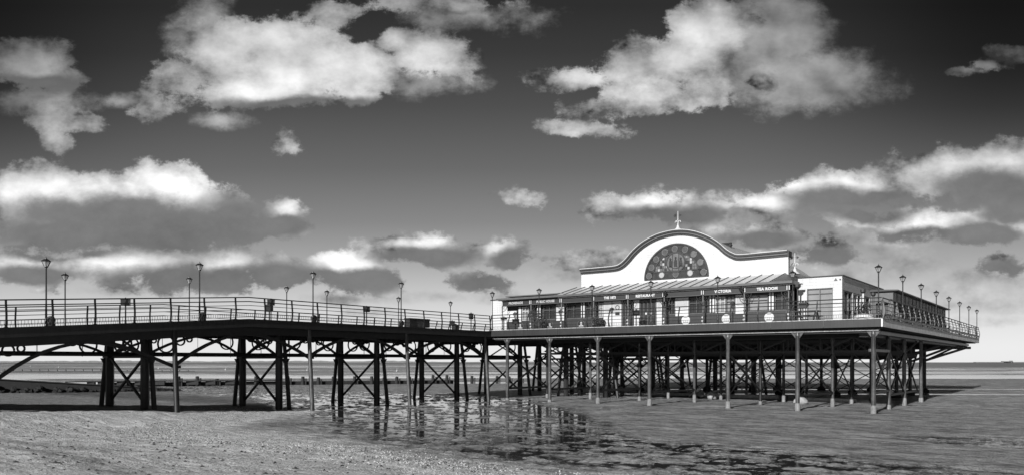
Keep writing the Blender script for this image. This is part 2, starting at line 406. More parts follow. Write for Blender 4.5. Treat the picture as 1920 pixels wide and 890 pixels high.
# pale channel carried on the front column heads, dark beams behind
MB().box(-28.6, -.3, .42, .60, 4.83, 4.90).build('edge_beam', M['beam'], pier)
MB().box(-28.6, -.3, .62, .84, 4.72, 4.97).build('edge_beam', M['iron'], pier)
MB().box(-.86, -.58, 1.1, 44.3, 4.66, 4.86).build('edge_beam', M['column'], pier)
MB().box(-1.5, -.9, 1.1, 45.0, 4.5, 4.97).build('edge_beam', M['iron'], pier)
for i in range(8):
    y = 3.0+i*5.8; MB().box(-36.5, -1.0 if y > 2 else -1, y, y+.2, 4.55, 4.97).build('cross_beam', M['under'], pier)
for y in (38.2, 41.3, 44.1): MB().box(-9, -.4, y, y+.22, 4.35, 4.6).build('cross_beam', M['iron'], pier)
# columns
def column(x, y, r, top, m, foot=.16, fh=.7, bracket=True):
    z0 = ground_z(x, y)-.4
    c = MB().lathe([(r, z0), (r, 1.5), (r*1.0, 2.2), (r*.96, top-.25), (r*1.12, top-.22), (r*1.12, top-.14), (r, top-.1), (r, top)], (x, y, 0), 14).build('column', m, pier, True)
    if foot:
        MB().lathe([(r*1.25, z0-.1), (r*1.22, z0+.4+fh*.8), (r*1.03, z0+.42+fh)], (x, y, 0), 10).build('footing', M['concrete'], c)
    if bracket:
        for sx in (-1, 1):
            bb = MB().add([(x+sx*r*.9, y-.05, top-.34), (x+sx*.36, y-.05, top-.02), (x+sx*r*.9, y-.05, top-.02), (x+sx*r*.9, y+.05, top-.34), (x+sx*.36, y+.05, top-.02), (x+sx*r*.9, y+.05, top-.02)], [(0,1,2),(5,4,3),(0,3,4,1),(1,4,5,2),(2,5,3,0)])
            bb.build('bracket', m, c)
    return c
rnd = random.Random(5)
for i, x in enumerate(FRONT_X):
    column(x, .55, .13, 4.80, M['column'], foot=.2, fh=.5 if i < 5 else .2)
for j, y in enumerate(ROWS[1:]):
    for i, x in enumerate([-.8, -4.2, -9.0, -13.9, -18.4, -22.8, -27.0]):
        if i == 5 and j == 1: continue
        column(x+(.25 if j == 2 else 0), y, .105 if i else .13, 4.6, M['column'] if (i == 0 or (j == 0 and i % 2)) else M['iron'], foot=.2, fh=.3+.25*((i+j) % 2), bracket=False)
for j, y in enumerate((22.5, 28.5, 36.0)):
    for i, x in enumerate([-3.4, -8.2, -13.0, -17.6, -22.4, -27.0]):
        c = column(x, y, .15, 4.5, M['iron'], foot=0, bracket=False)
        if j == 0: MB().lathe([(.3, 2.45), (.36, 2.55), (.3, 2.75), (.2, 2.8)], (x, y, 0), 10).build('collar', M['iron'], c)
        MB().lathe([(.42, -.3), (.42, .28), (.2, .5)], (x, y, 0), 8).build('footing', M['wood'], c)
# cross bracing between the head columns
def xbrace(p, q, z0, z1, r=.035, m=M['iron'], horiz=True, name='cross_brace'):
    mb = MB(); (x0, y0), (x1, y1) = p, q
    mb.bar((x0,y0,z0), (x1,y1,z1), r*2, r*2); mb.bar((x0+.03,y0+.05,z1), (x1+.03,y1+.05,z0), r*2, r*2)
    if horiz: mb.bar((x0,y0,z0), (x1,y1,z0), r*2.6, r*3)
    return mb.build(name, m, pier)
R2 = [-.8, -4.2, -9.0, -13.9, -18.4, -22.8, -27.0]
xbrace((-.6, .6), (-.8, 5.7), 1.2, 3.7, .05)
xbrace((-.8, 5.9), (-.8, 10.8), .9, 3.6, .045); xbrace((-.8, 11), (-.8, 15.8), .9, 3.6, .045)
for i in range(1, 7):
    xbrace((FRONT_X[i], .7), (R2[i], 5.7), .95, 3.5, .04 if i % 2 else .055, horiz=i not in (2,))
    if i != 3: xbrace((R2[i], 5.9), (R2[i], 10.8), .9, 3.5, .035, horiz=False)
for i in range(6):
    if i % 2 == 0: xbrace((R2[i]-.1, 10.9), (R2[i+1]+.1, 10.9), .7, 3.6, .03, horiz=False)
    xbrace((R2[i]-.1, 15.9), (R2[i+1]+.1, 15.9), .7, 3.5, .03, horiz=False)
    if i < 5: xbrace((-3.4-4.7*i, 22.5), (-8.2-4.7*i, 22.5), .5, 3.3, .035, horiz=False)
    if i < 5 and i % 2: xbrace((-3.4-4.7*i, 28.5), (-8.2-4.7*i, 28.5), .5, 3.3, .035, horiz=True)
# pale bent braces at the near corner
MB().bar((-.62,.75,1.55), (-.8,5.6,3.55), .1, .1).build('brace', M['column'], pier)
MB().bar((-1.0,6.2,1.9), (-1.3,9.6,.95), .1, .1).build('brace', M['beam'], pier)
MB().box(-.9, -.7, .7, 5.7, 3.62, 3.78).build('edge_beam', M['column'], pier)
# lattice girders behind the front row
def lattice(x0, x1, y, zt, zb, step=2.2, m=M['iron'], r=.05):
    mb = MB().box(x0, x1, y-.07, y+.07, zt-.16, zt).box(x0, x1, y-.07, y+.07, zb, zb+.16)
    n = max(1, round((x1-x0)/step))
    for i in range(n):
        a, b = x0+(x1-x0)*i/n, x0+(x1-x0)*(i+1)/n
        if i % 2: a, b = b, a
        mb.bar((a, y, zt-.1), (b, y, zb+.1), r*2, r*2)
        mb.bar((x0+(x1-x0)*i/n, y, zt), (x0+(x1-x0)*i/n, y, zb), r*1.6, r*1.6, up=(0,1,0))
    return mb.build('lattice_girder', m, pier)
lattice(-28, -.8, 5.8, 4.72, 3.62, 2.1); lattice(-28, -.8, 10.9, 4.6, 3.6, 1.1, r=.04); lattice(-28, -.8, 15.9, 4.6, 3.5, .9, r=.05)
MB().box(-22.4, -3.5, 22.2, 22.4, 3.25, 4.6).build('plate_girder', M['under'], pier)
MB().box(-22.2, -4.2, 23.0, 36.0, 3.35, 4.54).build('undercroft_box', M['under'], pier)
for x in (-22.9, -27.2): lattice_y = MB().box(x, x+.2, 16.5, 44, 3.9, 4.5).build('plate_girder', M['iron'], pier)
# cantilever struts that carry the far corner
for dx, y in ((0, 36.0), (-4.8, 36.0)):
    MB().bar((-3.4+dx, y+.1, 3.15), (-.9+dx*.5, 44.0, 4.45), .17, .2).build('strut', M['iron'], pier)
MB().bar((-3.4, 36, 3.1), (-.9, 36, 4.4), .14, .18).build('strut', M['iron'], pier)
MB().bar((-3.2, 28.5, 3.1), (-.9, 33.5, 4.4), .14, .18).build('strut', M['iron'], pier)
MB().bar((-3.2, 22.5, 3.2), (-.9, 27.0, 4.4), .14, .18).build('strut', M['iron'], pier)
# old trestles: two stout piles with raking outer piles
def trestle(y, xc=-33.75, cut=False, ztop=None):
    zt = (neck_z(y) if y < 0 else DECK)-.5 if ztop is None else ztop
    xa, xb = xc+1.95, xc-1.95; gz = min(ground_z(xa, y), ground_z(xb, y))-.4
    root = MB().box(xb-.5, xa+.5, y-.12, y+.12, zt-.22, zt).build('trestle', M['iron'], pier)
    zm = 3.35
    for x, sg in ((xa, 1), (xb, -1)):
        rp = MB().lathe([(.23, gz), (.23, zm), (.2, zt-.2)], (x, y, 0), 8).build('pile', M['iron'], root)
        o1, o2 = (1.3, .72) if sg > 0 else (.78, .4)
        MB().cyl((x+sg*o1, y-.15, gz), (x+sg*o2, y-.05, zm), .14, .12, 8).cyl((x+sg*o2, y-.05, zm), (x+sg*o2*.6, y, zt-.1), .12, .12, 8).build('raking_pile', M['iron'], root)
        MB().box(x-.3, x+.3, y-.28, y+.28, zm-.1, zm).lathe([(.14, zm-.4), (.27, zm-.12)], (x+sg*(o2+.02), y-.05, 0), 8).build('collar', M['iron'], root)
    br = MB().bar((xa-.2, y-.06, .55+gz+.4), (xb+.2, y-.06, zm-.1), .11, .12).bar((xb+.2, y+.06, .55+gz+.4), (xa-.2, y+.06, zm-.1), .11, .12)
    br.box(xb, xa, y-.1, y+.1, zm-.12, zm+.06); br.build('cross_brace', M['iron'], root)
    if zt > 4: MB().bar((xa-.2, y-.05, zm+.1), (xb+1.2, y-.05, zt-.25), .09, .1).bar((xb+.2, y+.05, zm+.1), (xa-1.2, y+.05, zt-.25), .09, .1).build('cross_brace', M['iron'], root)
    return root
TY = [-43.5, -34.8, -26.1, -17.4, -9.0, -.2, 8.5, 17.2, 25.9, 34.6, 43.0]
for y in TY: trestle(y)
for y in (8.5, 17.2): trestle(y, -24.9, ztop=4.5)
trestle(25.9, -18.5, ztop=4.4)
# girders with ring spandrels between trestles
def spandrel(x, y0, y1, name='spandrel_girder'):
    mb = MB(); z0, z1 = neck_z(y0) if y0 < 0 else DECK, neck_z(y1) if y1 < 0 else DECK
    n = 16; pts = []
    for i in range(n+1):
        t = i/n; y = y0+(y1-y0)*t; zt = z0+(z1-z0)*t-.62; pts.append((x, y, min(zt-.02, 3.5+(zt-3.55)*(1-(abs(2*t-1))**2.2))))
    mb.path(pts, .12, .18, up=(1,0,0))
    mb.bar((x, y0, z0-.6), (x, y1, z1-.6), .14, .14)
    for e, sg, zz in ((y0, 1, z0), (y1, -1, z1)):
        for off, rr in ((.9, .47), (1.75, .26), (2.3, .16)):
            c = e+sg*off; cz = zz-.66-rr; k = 18
            mb.path([(x, c+rr*math.cos(2*math.pi*i/k), cz+rr*math.sin(2*math.pi*i/k)) for i in range(k+1)], .08, .07, up=(1,0,0))
    return mb.build(name, M['iron'], pier)
for a, b in zip(TY[:-1], TY[1:]):
    if b < 10:
        for x in (-31.8, -35.7): spandrel(x, a+.3, b-.3)
# outer legs with arched ribs on both walkway sides
LEG = [-43.4, -34.8, -26.1, -17.4, -9.0, -.2]
for sd, (xt, xbm) in enumerate(((NX1-.45, NX1-.55),)):
    for y in LEG:
        zt = neck_z(y)-.42; gz = ground_z(xbm, y)-.35
        MB().cyl((xbm+.58, y-.1, gz), (xt, y, zt), .14, .12, 12).box(xt-.2, xt+.2, y-.2, y+.2, zt-.03, zt).build('outer_leg', M['column'] if y > -20 else M['iron'], pier, True)
    for a, b in zip(LEG[:-1], LEG[1:]):
        za, zb = (2.78 if a < -20 else 3.3)-(.25 if a < -30 else 0), (2.78 if b < -20 else 3.3)
        if a < -40: za = 1.7; zb = 1.75
        if abs(a+34.8) < .1: za = 1.75
        n = 14; pts = []
        for i in range(n+1):
            t = i/n; y = a+(b-a)*t; crown = min(neck_z(a+(b-a)*.5), neck_z(y))-.84
            k = 1-abs(2*t-1)**2.0; base = za+(zb-za)*t
            pts.append((xt-(.05 if sd == 0 else -.05), y, base+(crown-base)*k))
        mb = MB().path(pts, .14, .22, up=(1,0,0)).box(xt-.16, xt+.06, a+.0, a+.35, za-.1, za+.05)
        mb.build('arch_rib', M['iron'], pier)
# long service pipes slung below the walkway
MB().tube([(-33.2, -44, 3.42), (-33.2, -22, 3.45), (-33.2, 0, 3.5), (-33.2, 12, 3.5)], .12, 8).build('service_pipe', M['iron'], pier, True)
mb = MB()
for i in range(20):
    y = -42+i*2.2; mb.cyl((-33.1, y, 3.3), (-33.1, y, neck_z(y)-.3), .012, .012, 5)
    mb.cyl((-33.3, y+.12, 3.3), (-33.3, y+.12, neck_z(y)-.3), .012, .012, 5)
mb.build('pipe_hanger', M['iron'], pier)

# ------------------------------------------------------------------ railings
def out_profile(z): # outward belly of a post
    t = z/1.2; return .02+.16*math.sin(math.pi*min(1, t*1.15))**1.0*(1 if t < .87 else 0)+(.16*math.sin(math.pi*1)*0)
PROF = [(0, .0), (.12, .07), (.3, .15), (.5, .17), (.7, .13), (.9, .05), (1.05, .0), (1.2, -.02)]
RZ = [(1.2, -.02, .034), (.97, .03, .03), (.75, .115, .018), (.51, .168, .018)]
def railing(name, label, a, b, outn, zf, group='railings round the pier', step=1.74, pm='rail', origin=None, skip_end=False, rows=None, amp=1.0, thick=1.0, deep=.075):
    """a, b: pier-frame xy end points; outn: outward normal"""
    root = thing('railing', label, 'railing', world(a[0], a[1], 0), group)
    L = math.hypot(b[0]-a[0], b[1]-a[1]); dx, dy = (b[0]-a[0])/L, (b[1]-a[1])/L; n = max(1, round(L/step))
    post = MB()
    post.path([(outn[0]*o_*amp, outn[1]*o_*amp, z) for z, o_ in PROF], .06*thick, deep, up=(dx, dy, 0))
    post.bar((0,0,0), (0,0,.02), .16, .14)
    me = post.mesh('post', M['railpost'] if pm == 'pale' else M['rail'])
    for i in range(n+1):
        if i == n and skip_end: continue
        x, y = dx*L*i/n, dy*L*i/n
        o = bpy.data.objects.new('post', me); COL.objects.link(o); o.parent = root; o.location = (x, y, zf(a[0]+x, a[1]+y))
    kn = sorted({0.0, L} | {t for t in rows} if rows else {0.0, L})
    def line(zz, off, r, nm):
        off *= amp
        pts = [(dx*t+outn[0]*off, dy*t+outn[1]*off, zf(a[0]+dx*t, a[1]+dy*t)+zz) for t in kn]
        MB().tube(pts, r, 6).build(nm, M['rail'], root, True)
    for zz, off, r in RZ: line(zz, off, r, 'handrail' if zz > 1.1 else 'rail')
    mb = MB(); k = int(L/.135)
    for zz in (.29, .1):
        pts = [(dx*t+outn[0]*.11, dy*t+outn[1]*.11, zf(a[0]+dx*t, a[1]+dy*t)+zz) for t in kn]; mb.tube(pts, .012, 4)
    for i in range(1, k):
        t = L*i/k; x, y = dx*t+outn[0]*.11, dy*t+outn[1]*.11; z = zf(a[0]+dx*t, a[1]+dy*t)
        mb.bar((x, y, z+.1), (x, y, z+.29), .014, .014, up=(0,1,0))
    o = mb.build('balusters', M['rail'], root); o['kind'] = 'stuff'
    return root
flat = lambda x, y: DECK+.01
nk = lambda x, y: neck_z(y)+.005
railing('r', 'long dark railing along the front edge of the pier head below the signboards', (-28.4, .06), (-.06, .06), (0, -1), flat, thick=.8)
railing('r', 'railing with bulging bowed posts down the right edge of the pier head', (-.06, .25), (-.06, 47.5), (1, 0), flat, pm='pale', step=2.0, thick=1.0, amp=.7, deep=.15)
railing('r', 'seaward railing across the far end of the pier head', (-.3, 47.5), (-37.4, 47.5), (0, 1), flat)
railing('r', 'railing on the left edge of the pier head behind the white end wall', (-37.5, 47.2), (-37.5, .2), (-1, 0), flat)
railing('r', 'near railing of the sloping walkway on the left, closest to the beach', (-28.45, -43.5), (-28.45, -.1), (1, 0), nk, step=1.88, rows=[13, 18, 21.6, 25, 30], amp=.35)
railing('r', 'far railing of the sloping walkway, seen through the near one', (-37.5, -43.5), (-37.5, -.1), (-1, 0), nk, step=1.88, rows=[13, 18, 21.6, 25, 30], amp=.35)

# ------------------------------------------------------------------ lamp posts
def lamp_template(label, loc):
    t = thing('lamp_post', label, 'lamp post', loc, 'lamp posts along the pier')
    MB().lathe([(.075, 0), (.075, .1), (.05, .14), (.045, .7), (.042, .75), (.036, 1.2), (.033, 2.55), (.045, 2.6), (.03, 2.66)], n=10).build('pole', M['rail'], t, True)
    MB().lathe([(.075, 2.70), (.185, 2.93)], n=6).build('glass', M['lantern'], t)
    fr = MB().lathe([(.03, 2.62), (.09, 2.68), (.085, 2.71)], n=6)
    for i in range(6):
        a = 2*math.pi*(i+.5)/6
        fr.bar((.08*math.cos(a), .08*math.sin(a), 2.69), (.195*math.cos(a), .195*math.sin(a), 2.94), .016, .016)
    fr.lathe([(.188, 2.925), (.205, 2.925), (.205, 2.945), (.188, 2.945)], n=6); fr.build('lantern_frame', M['rail'], t)
    cap = MB().lathe([(.235, 2.94), (.2, 2.965), (.1, 3.03), (.055, 3.045), (.05, 3.07)], n=6).build('lantern_cap', M['rail'], t)
    MB().lathe([(.03, 3.07), (.014, 3.085), (.02, 3.11), (.004, 3.15)], n=6).build('finial', M['rail'], cap)
    return t
lamps = []
# near side of the walkway
for y, lb in ((-9.79, 'walkway lamp post nearest the pier head, standing beside the low bench box'),
              (-17.33, 'tall walkway lamp post between the crest and the pier head, floodlight drum at its foot'),
              (-24.84, 'tall lamp post standing just left of the walkway crest, under the grey cloud'),
              (-32.40, 'tallest looking lamp post, at the far left of the near walkway railing')):
    lamps.append((-28.55, y, neck_z(y), lb))
for x, lb in ((-28.4, 'lamp post at the corner where walkway and pier head meet, before the white end wall'),
              (-23.9, 'lamp post in front of the PUBLIC HOUSE signboard'),
              (-19.26, 'lamp post at the front rail just left of THE 1873 signboard'),
              (-14.6, 'lamp post in front of the RESTAURANT signboard, below the arched window'),
              (-9.84, 'lamp post in front of the VICTORIA signboard'),
              (-5.07, 'front lamp post between the TEA ROOM and the white wing'),
              (-.25, 'lamp post on the near right corner of the pier head, beside the round planter')):
    lamps.append((x, .16, DECK, lb))
rl = ['second', 'third', 'fourth', 'fifth', 'sixth', 'seventh']
for i in range(7):
    y = 6.8+i*6.72
    lb = ('%s lamp post back from the near corner along the right edge' % rl[i]) if i < 6 else 'farthest and smallest lamp post at the sea end of the right edge'
    lamps.append((-.16, y, DECK, lb))
for y, lb in ((5.4, 'small far lamp post behind the walkway, one left of the white end wall'),
              (-1.24, 'small far side lamp post showing beside the walkway lamp nearest the head'),
              (-8.9, 'shorter far side lamp post right of the lamp with the floodlight drum'),
              (-12.6, 'far side lamp post just right of the walkway crest'),
              (-20.2, 'far side lamp post close left of the lamp beside the crest'),
              (-27.8, 'second lamp post from the left, on the far walkway railing')):
    lamps.append((-37.4, y, (neck_z(y) if y < 0 else DECK), lb))
tmpl = None
for x, y, z, lb in lamps:
    if tmpl is None: tmpl = lamp_template(lb, world(x, y, z)); continue
    c = copy_tree(tmpl); c.location = world(x, y, z); c['label'] = lb

# ------------------------------------------------------------------ the pavilion
pav = thing('pavilion', 'long white and dark pavilion with curved gable and arched stained glass window', 'pavilion', (CX, CY, 0))
F = DECK+.01
# bodies (dark interior mass so that nothing shows through)
MB().box(-29.5, -6.25, 3.75, 5.9, F, 8.0).build('front_body', M['dado'], pav)
MB().box(-33.1, -29.7, 6.0, 26, F, 8.45).build('end_wall', M['whiteb'], pav)
MB().box(-33.2, -29.4, 5.95, 26, 8.45, 8.53).build('coping', M['trim'], pav)
MB().box(-29.6, -3.4, 6.4, 40, F, 8.2).build('rear_body', M['greyb'], pav)
MB().box(-29.65, -24.0, 3.5, 26, 8.42, 8.5).build('flat_roof', M['roofdark'], pav)
# curved false front
TOP = [(-23.77,10.52),(-21.8,10.52),(-20.6,10.54),(-20.1,10.66),(-19.6,11.0),(-18.92,11.64),(-18.09,12.2),(-17.05,12.62),(-16.1,12.79),(-15.34,12.83),
       (-14.6,12.76),(-13.69,12.52),(-12.74,12.08),(-12.02,11.58),(-11.46,11.06),(-11.0,10.76),(-10.48,10.6),(-8.9,10.6),(-7.14,10.62)]
def catmull(P, k=5):
    out = []
    for i in range(len(P)-1):
        p0, p1, p2, p3 = P[max(i-1, 0)], P[i], P[i+1], P[min(i+2, len(P)-1)]
        for j in range(k):
            t = j/k; out.append(tuple(.5*((2*p1[a])+(-p0[a]+p2[a])*t+(2*p0[a]-5*p1[a]+4*p2[a]-p3[a])*t*t+(-p0[a]+3*p1[a]-3*p2[a]+p3[a])*t**3) for a in (0, 1)))
    return out+[P[-1]]
TOPS = catmull(TOP)
def shift(P, d): # move curve along its normal (downwards)
    out = []
    for i, p in enumerate(P):
        a, b = P[max(i-1, 0)], P[min(i+1, len(P)-1)]; tx, tz = b[0]-a[0], b[1]-a[1]; L = math.hypot(tx, tz); out.append((p[0]+tz/L*d, p[1]-tx/L*d))
    return out
wall_top = shift(TOPS, .16)
MB().strip(wall_top, [(p[0], 8.95) for p in wall_top], 6.0, 6.35).build('gable_wall', M['whiteb'], pav)
cor = MB().strip(shift(TOPS, .0), shift(TOPS, .12), 5.72, 6.42).build('cornice', M['trim'], pav)
MB().strip(shift(TOPS, .13), shift(TOPS, .24), 5.80, 5.99).build('cornice_moulding', M['trim2'], cor)
MB().strip(shift(TOPS, .25), shift(TOPS, .36), 5.88, 5.985).build('cornice_moulding', M['trim'], cor)
MB().strip(shift(TOPS, -.05), shift(TOPS, -.005), 5.70, 6.2).build('cornice_flashing', M['roofmetal'], cor)
MB().box(-7.12, -7.02, 5.72, 6.4, 10.2, 10.6).build('cornice_return', M['trim'], cor)
# hall roof rising behind the dip
core = [(p[0]*1.0+.1, p[1]-.3) for p in TOPS if -20.0 < p[0] < -10.3]
core = [(core[0][0]-.6, 9.6)]+core+[(core[-1][0]+.9, 10.2), (core[-1][0]+1.6, 9.9)]
roof = MB().strip(core, [(p[0], 9.2) for p in core], 6.5, 27).build('hall_roof', M['roofmetal'], pav)
mb = MB()
for i in range(34):
    y = 6.7+i*.6
    mb.strip([(p[0], p[1]+.05) for p in core], [(p[0], p[1]-.02) for p in core], y, y+.04)
mb.build('roof_seam', M['roofdark'], roof)
MB().box(-22.5, -8.5, 6.45, 27, 8.2, 9.7).build('hall_wall', M['whiteb'], pav)
fl = MB().tube([(-14.2, 9.5, 11.6), (-13.9, 9.5, 11.98), (-13.3, 9.5, 12.05), (-12.5, 9.5, 12.05)], .1, 8).build('flue_pipe', M['trim'], pav, True)
MB().cyl((-12.55, 9.5, 12.0), (-12.7, 9.5, 11.7), .16, .12, 10).build('flue_cowl', M['trim'], fl)
MB().blob((-9.9, 9.5, 10.75), (1.2, 1.2, .5), 1, 0, 16, 8).build('roof_dome', M['roofmetal'], pav, True)
# finials with weather vanes
def finial(x, y, z, sc=1.0):
    S = lambda P: [(r*sc*(.9 if h < .3 else .7), h*sc) for r, h in P]
    f = MB().lathe(S([(.42, -.04), (.33, .05), (.2, .14), (.12, .24), (.15, .3), (.07, .38), (.09, .55), (.14, .64), (.05, .72), (.04, 1.0), (.032, 1.4), (.004, 1.46)]), (x, y, z), 10)
    for sg in (-1, 1):
        for ax in (0, 1):
            d = (sg, 0) if ax == 0 else (0, sg)
            f.tube([(x+d[0]*r*sc*.85, y+d[1]*r*sc, z+h*sc) for r, h in ((.05, .66), (.16, .72), (.25, .68), (.26, .58))], .026*sc, 5)
    o = f.build('finial', M['white'], pav, True)
    v = MB().bar((x-.3*sc, y, z+1.12*sc), (x+.26*sc, y, z+1.12*sc), .03, .03)
    v.add([(x+.12*sc, y-.01, z+1.0*sc), (x+.3*sc, y-.01, z+1.12*sc), (x+.12*sc, y-.01, z+1.22*sc), (x+.12*sc, y+.01, z+1.0*sc), (x+.3*sc, y+.01, z+1.12*sc), (x+.12*sc, y+.01, z+1.22*sc)], [(0,1,2),(5,4,3),(0,3,4,1),(1,4,5,2),(2,5,3,0)])
    for i in range(4):
        a = math.pi*i/4; v.bar((x-.22*sc-.14*math.cos(a)*sc, y, z+1.12*sc-.14*math.sin(a)*sc), (x-.22*sc+.14*math.cos(a)*sc, y, z+1.12*sc+.14*math.sin(a)*sc), .03, .035, up=(0,1,0))
    v.build('weather_vane', M['trim'], o)
finial(-15.34, 6.1, 12.86, 1.0); finial(-7.0, 7.0, 9.15, 1.0)
# arched stained glass window
WX, WZ, WR = -15.45, 9.36, 2.55; SQ = .975
def ellring(cx, cz, ri, ro, y0, y1, a0=0, a1=180, n=40, sz=SQ):
    ts = [R(a0+(a1-a0)*i/n) for i in range(n+1)]
    return MB().strip([(cx+ro*math.cos(t), cz+ro*math.sin(t)*sz) for t in ts], [(cx+ri*math.cos(t), cz+ri*math.sin(t)*sz) for t in ts], y0, y1)
win = ellring(WX, WZ, 2.47, 2.6, 5.90, 5.995).box(WX-2.6, WX+2.6, 5.90, 5.995, WZ-.08, WZ).build('stained_glass_window', M['trim'], pav)
ellring(WX, WZ+.0, 1.92, 2.47, 5.955, 5.99).build('border_glass', M['stain1'], win)
MB().box(WX-2.45, WX+2.45, 5.955, 5.99, WZ+.005, WZ+.47).build('border_glass', M['stain1'], win)
ib = ellring(WX, WZ+.47, 1.78, 1.90, 5.93, 5.95, 14, 166) ; ib.v = [(v[0], v[1], v[2]-.38*0) for v in ib.v]
ellring(WX, WZ, 1.86, 1.93, 5.92, 5.954, 14, 166).box(WX-1.86, WX+1.86, 5.92, 5.954, WZ+.45, WZ+.52).build('tracery', M['lead'], win)
rd = random.Random(12)
panes = {k: MB() for k in ('stain1', 'stain2', 'stain3')}
w = .185; hh = .21
for i in range(-10, 10):
    for j in range(0, 9):
        x0 = WX+i*w; z0 = WZ+.52+j*hh; xm, zm = x0+w/2, z0+hh/2
        if math.hypot(xm-WX, (zm-WZ)/SQ) > 1.83: continue
        kk = rd.choice(['stain1', 'stain1', 'stain2', 'stain2', 'stain3'])
        if abs(xm-WX) < .78: kk = 'stain2' if rd.random() < .6 else 'stain1'
        panes[kk].box(x0+.012, x0+w-.012, 5.96, 5.985, z0+.012, z0+hh-.012)
lp = MB(); mi = []
for k_, nm in enumerate(panes):
    n0 = len(lp.f); lp.add(panes[nm].v, panes[nm].f); mi += [k_]*(len(lp.f)-n0)
lo = lp.build('leaded_panes', M['stain1'], win); lo.data.materials.append(M['stain2']); lo.data.materials.append(M['stain3']); lo.data.polygons.foreach_set('material_index', mi)
MB().strip([(WX+1.9*math.cos(R(a)), WZ+1.9*SQ*math.sin(R(a))) for a in range(15, 166, 5)], [(WX+1.9*math.cos(R(a)), WZ+.5) for a in range(15, 166, 5)], 5.987, 5.998).build('lead_backing', M['lead'], win)
for a in (12, 36, 60, 84, 108, 132, 156, 172): pass
ros = MB(); rings = MB()
pos = [(2.19*math.cos(R(a)), 2.19*SQ*math.sin(R(a))) for a in (27, 49, 70, 92, 114, 137, 156)]+[(-2.2, .24), (2.2, .24), (-1.15, .24), (0, .24), (1.15, .24)]
for i, (a, b) in enumerate(pos):
    m_ = 'stain3' if i in (9, 11) else ('stain2' if i in (0, 1) else 'round')
    rg = MB().ring(WX+a, WZ+b, .2, .245, 5.925, 5.955, n=16).build('roundel_rim', M['stain2'], win)
    MB().disc(WX+a, WZ+b, .2, 5.935, 5.95, 16).build('roundel', M[m_], win)
cc = (WX, WZ+1.12)
MB().ring(cc[0], cc[1], .68, .78, 5.90, 5.93, n=32).box(WX-.29, WX-.23, 5.90, 5.93, WZ+.5, WZ+1.8).box(WX+.23, WX+.29, 5.90, 5.93, WZ+.5, WZ+1.8).box(WX-.86, WX-.80, 5.91, 5.93, WZ+.5, WZ+1.62).box(WX+.80, WX+.86, 5.91, 5.93, WZ+.5, WZ+1.62).build('tracery', M['lead'], win)
MB().disc(cc[0], cc[1], .68, 5.935, 5.955, 32).build('crest', M['stain2'], win)
cb = MB()
for dx, s_ in ((-.42, .9), (0, 1.1), (.42, .9)):
    x = cc[0]+dx; cb.disc(x, cc[1]+.3*s_, .09, 5.925, 5.934, 10)
    cb.add([(x-.15, 5.925, cc[1]-.35), (x+.15, 5.925, cc[1]-.35), (x+.12, 5.925, cc[1]+.1), (x+.03, 5.925, cc[1]+.26*s_), (x-.05, 5.925, cc[1]+.26*s_), (x-.14, 5.925, cc[1]+.02)], [(0,1,2,3,4,5)])
cb.ring(cc[0], cc[1]+.05, .48, .55, 5.925, 5.934, 215, 325, 10); cb.build('crest', M['stain1'], win)
# canopy roof in front of the gable
ZE, ZR = 8.22, 9.09
XL, XR = -24.3, -7.3
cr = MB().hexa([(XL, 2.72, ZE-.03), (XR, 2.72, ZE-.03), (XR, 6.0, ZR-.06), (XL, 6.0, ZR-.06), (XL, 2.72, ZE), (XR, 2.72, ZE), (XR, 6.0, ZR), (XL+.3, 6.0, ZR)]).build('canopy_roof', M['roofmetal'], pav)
mb = MB(); n = 21
for i in range(n+1):
    x = XL+.1+(XR-XL-.15)*i/n; mb.bar((x, 2.72, ZE+.025), (x, 6.0, ZR+.025), .05, .06)
mb.build('roof_seam', M['roofdark'], cr)
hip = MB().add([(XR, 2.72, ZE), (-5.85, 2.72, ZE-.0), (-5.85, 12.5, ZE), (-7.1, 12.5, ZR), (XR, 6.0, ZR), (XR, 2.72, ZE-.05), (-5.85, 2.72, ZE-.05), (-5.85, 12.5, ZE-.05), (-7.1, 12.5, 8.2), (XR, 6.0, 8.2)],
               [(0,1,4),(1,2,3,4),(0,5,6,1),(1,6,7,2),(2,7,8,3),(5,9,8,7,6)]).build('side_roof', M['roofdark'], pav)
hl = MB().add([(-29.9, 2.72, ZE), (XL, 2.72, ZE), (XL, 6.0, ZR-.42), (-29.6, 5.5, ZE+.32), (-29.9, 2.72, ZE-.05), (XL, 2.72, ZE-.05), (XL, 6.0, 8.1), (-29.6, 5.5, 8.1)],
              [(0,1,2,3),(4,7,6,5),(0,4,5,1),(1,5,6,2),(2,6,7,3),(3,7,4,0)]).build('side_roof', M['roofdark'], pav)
gut = MB().box(-29.95, -5.8, 2.60, 2.71, ZE-.13, ZE+.03).build('gutter', M['trim2'], pav)
MB().box(-24, -6.0, 2.86, 2.90, ZE-.22, ZE-.12).build('eave_board', M['white'], pav)
MB().box(-29.8, -5.95, 2.72, 3.7, 8.06, 8.10).build('soffit', M['trim'], pav)
MB().box(-5.95, -5.8, 2.7, 4.0, ZE-.2, ZE+.03).build('gutter', M['trim'], pav)
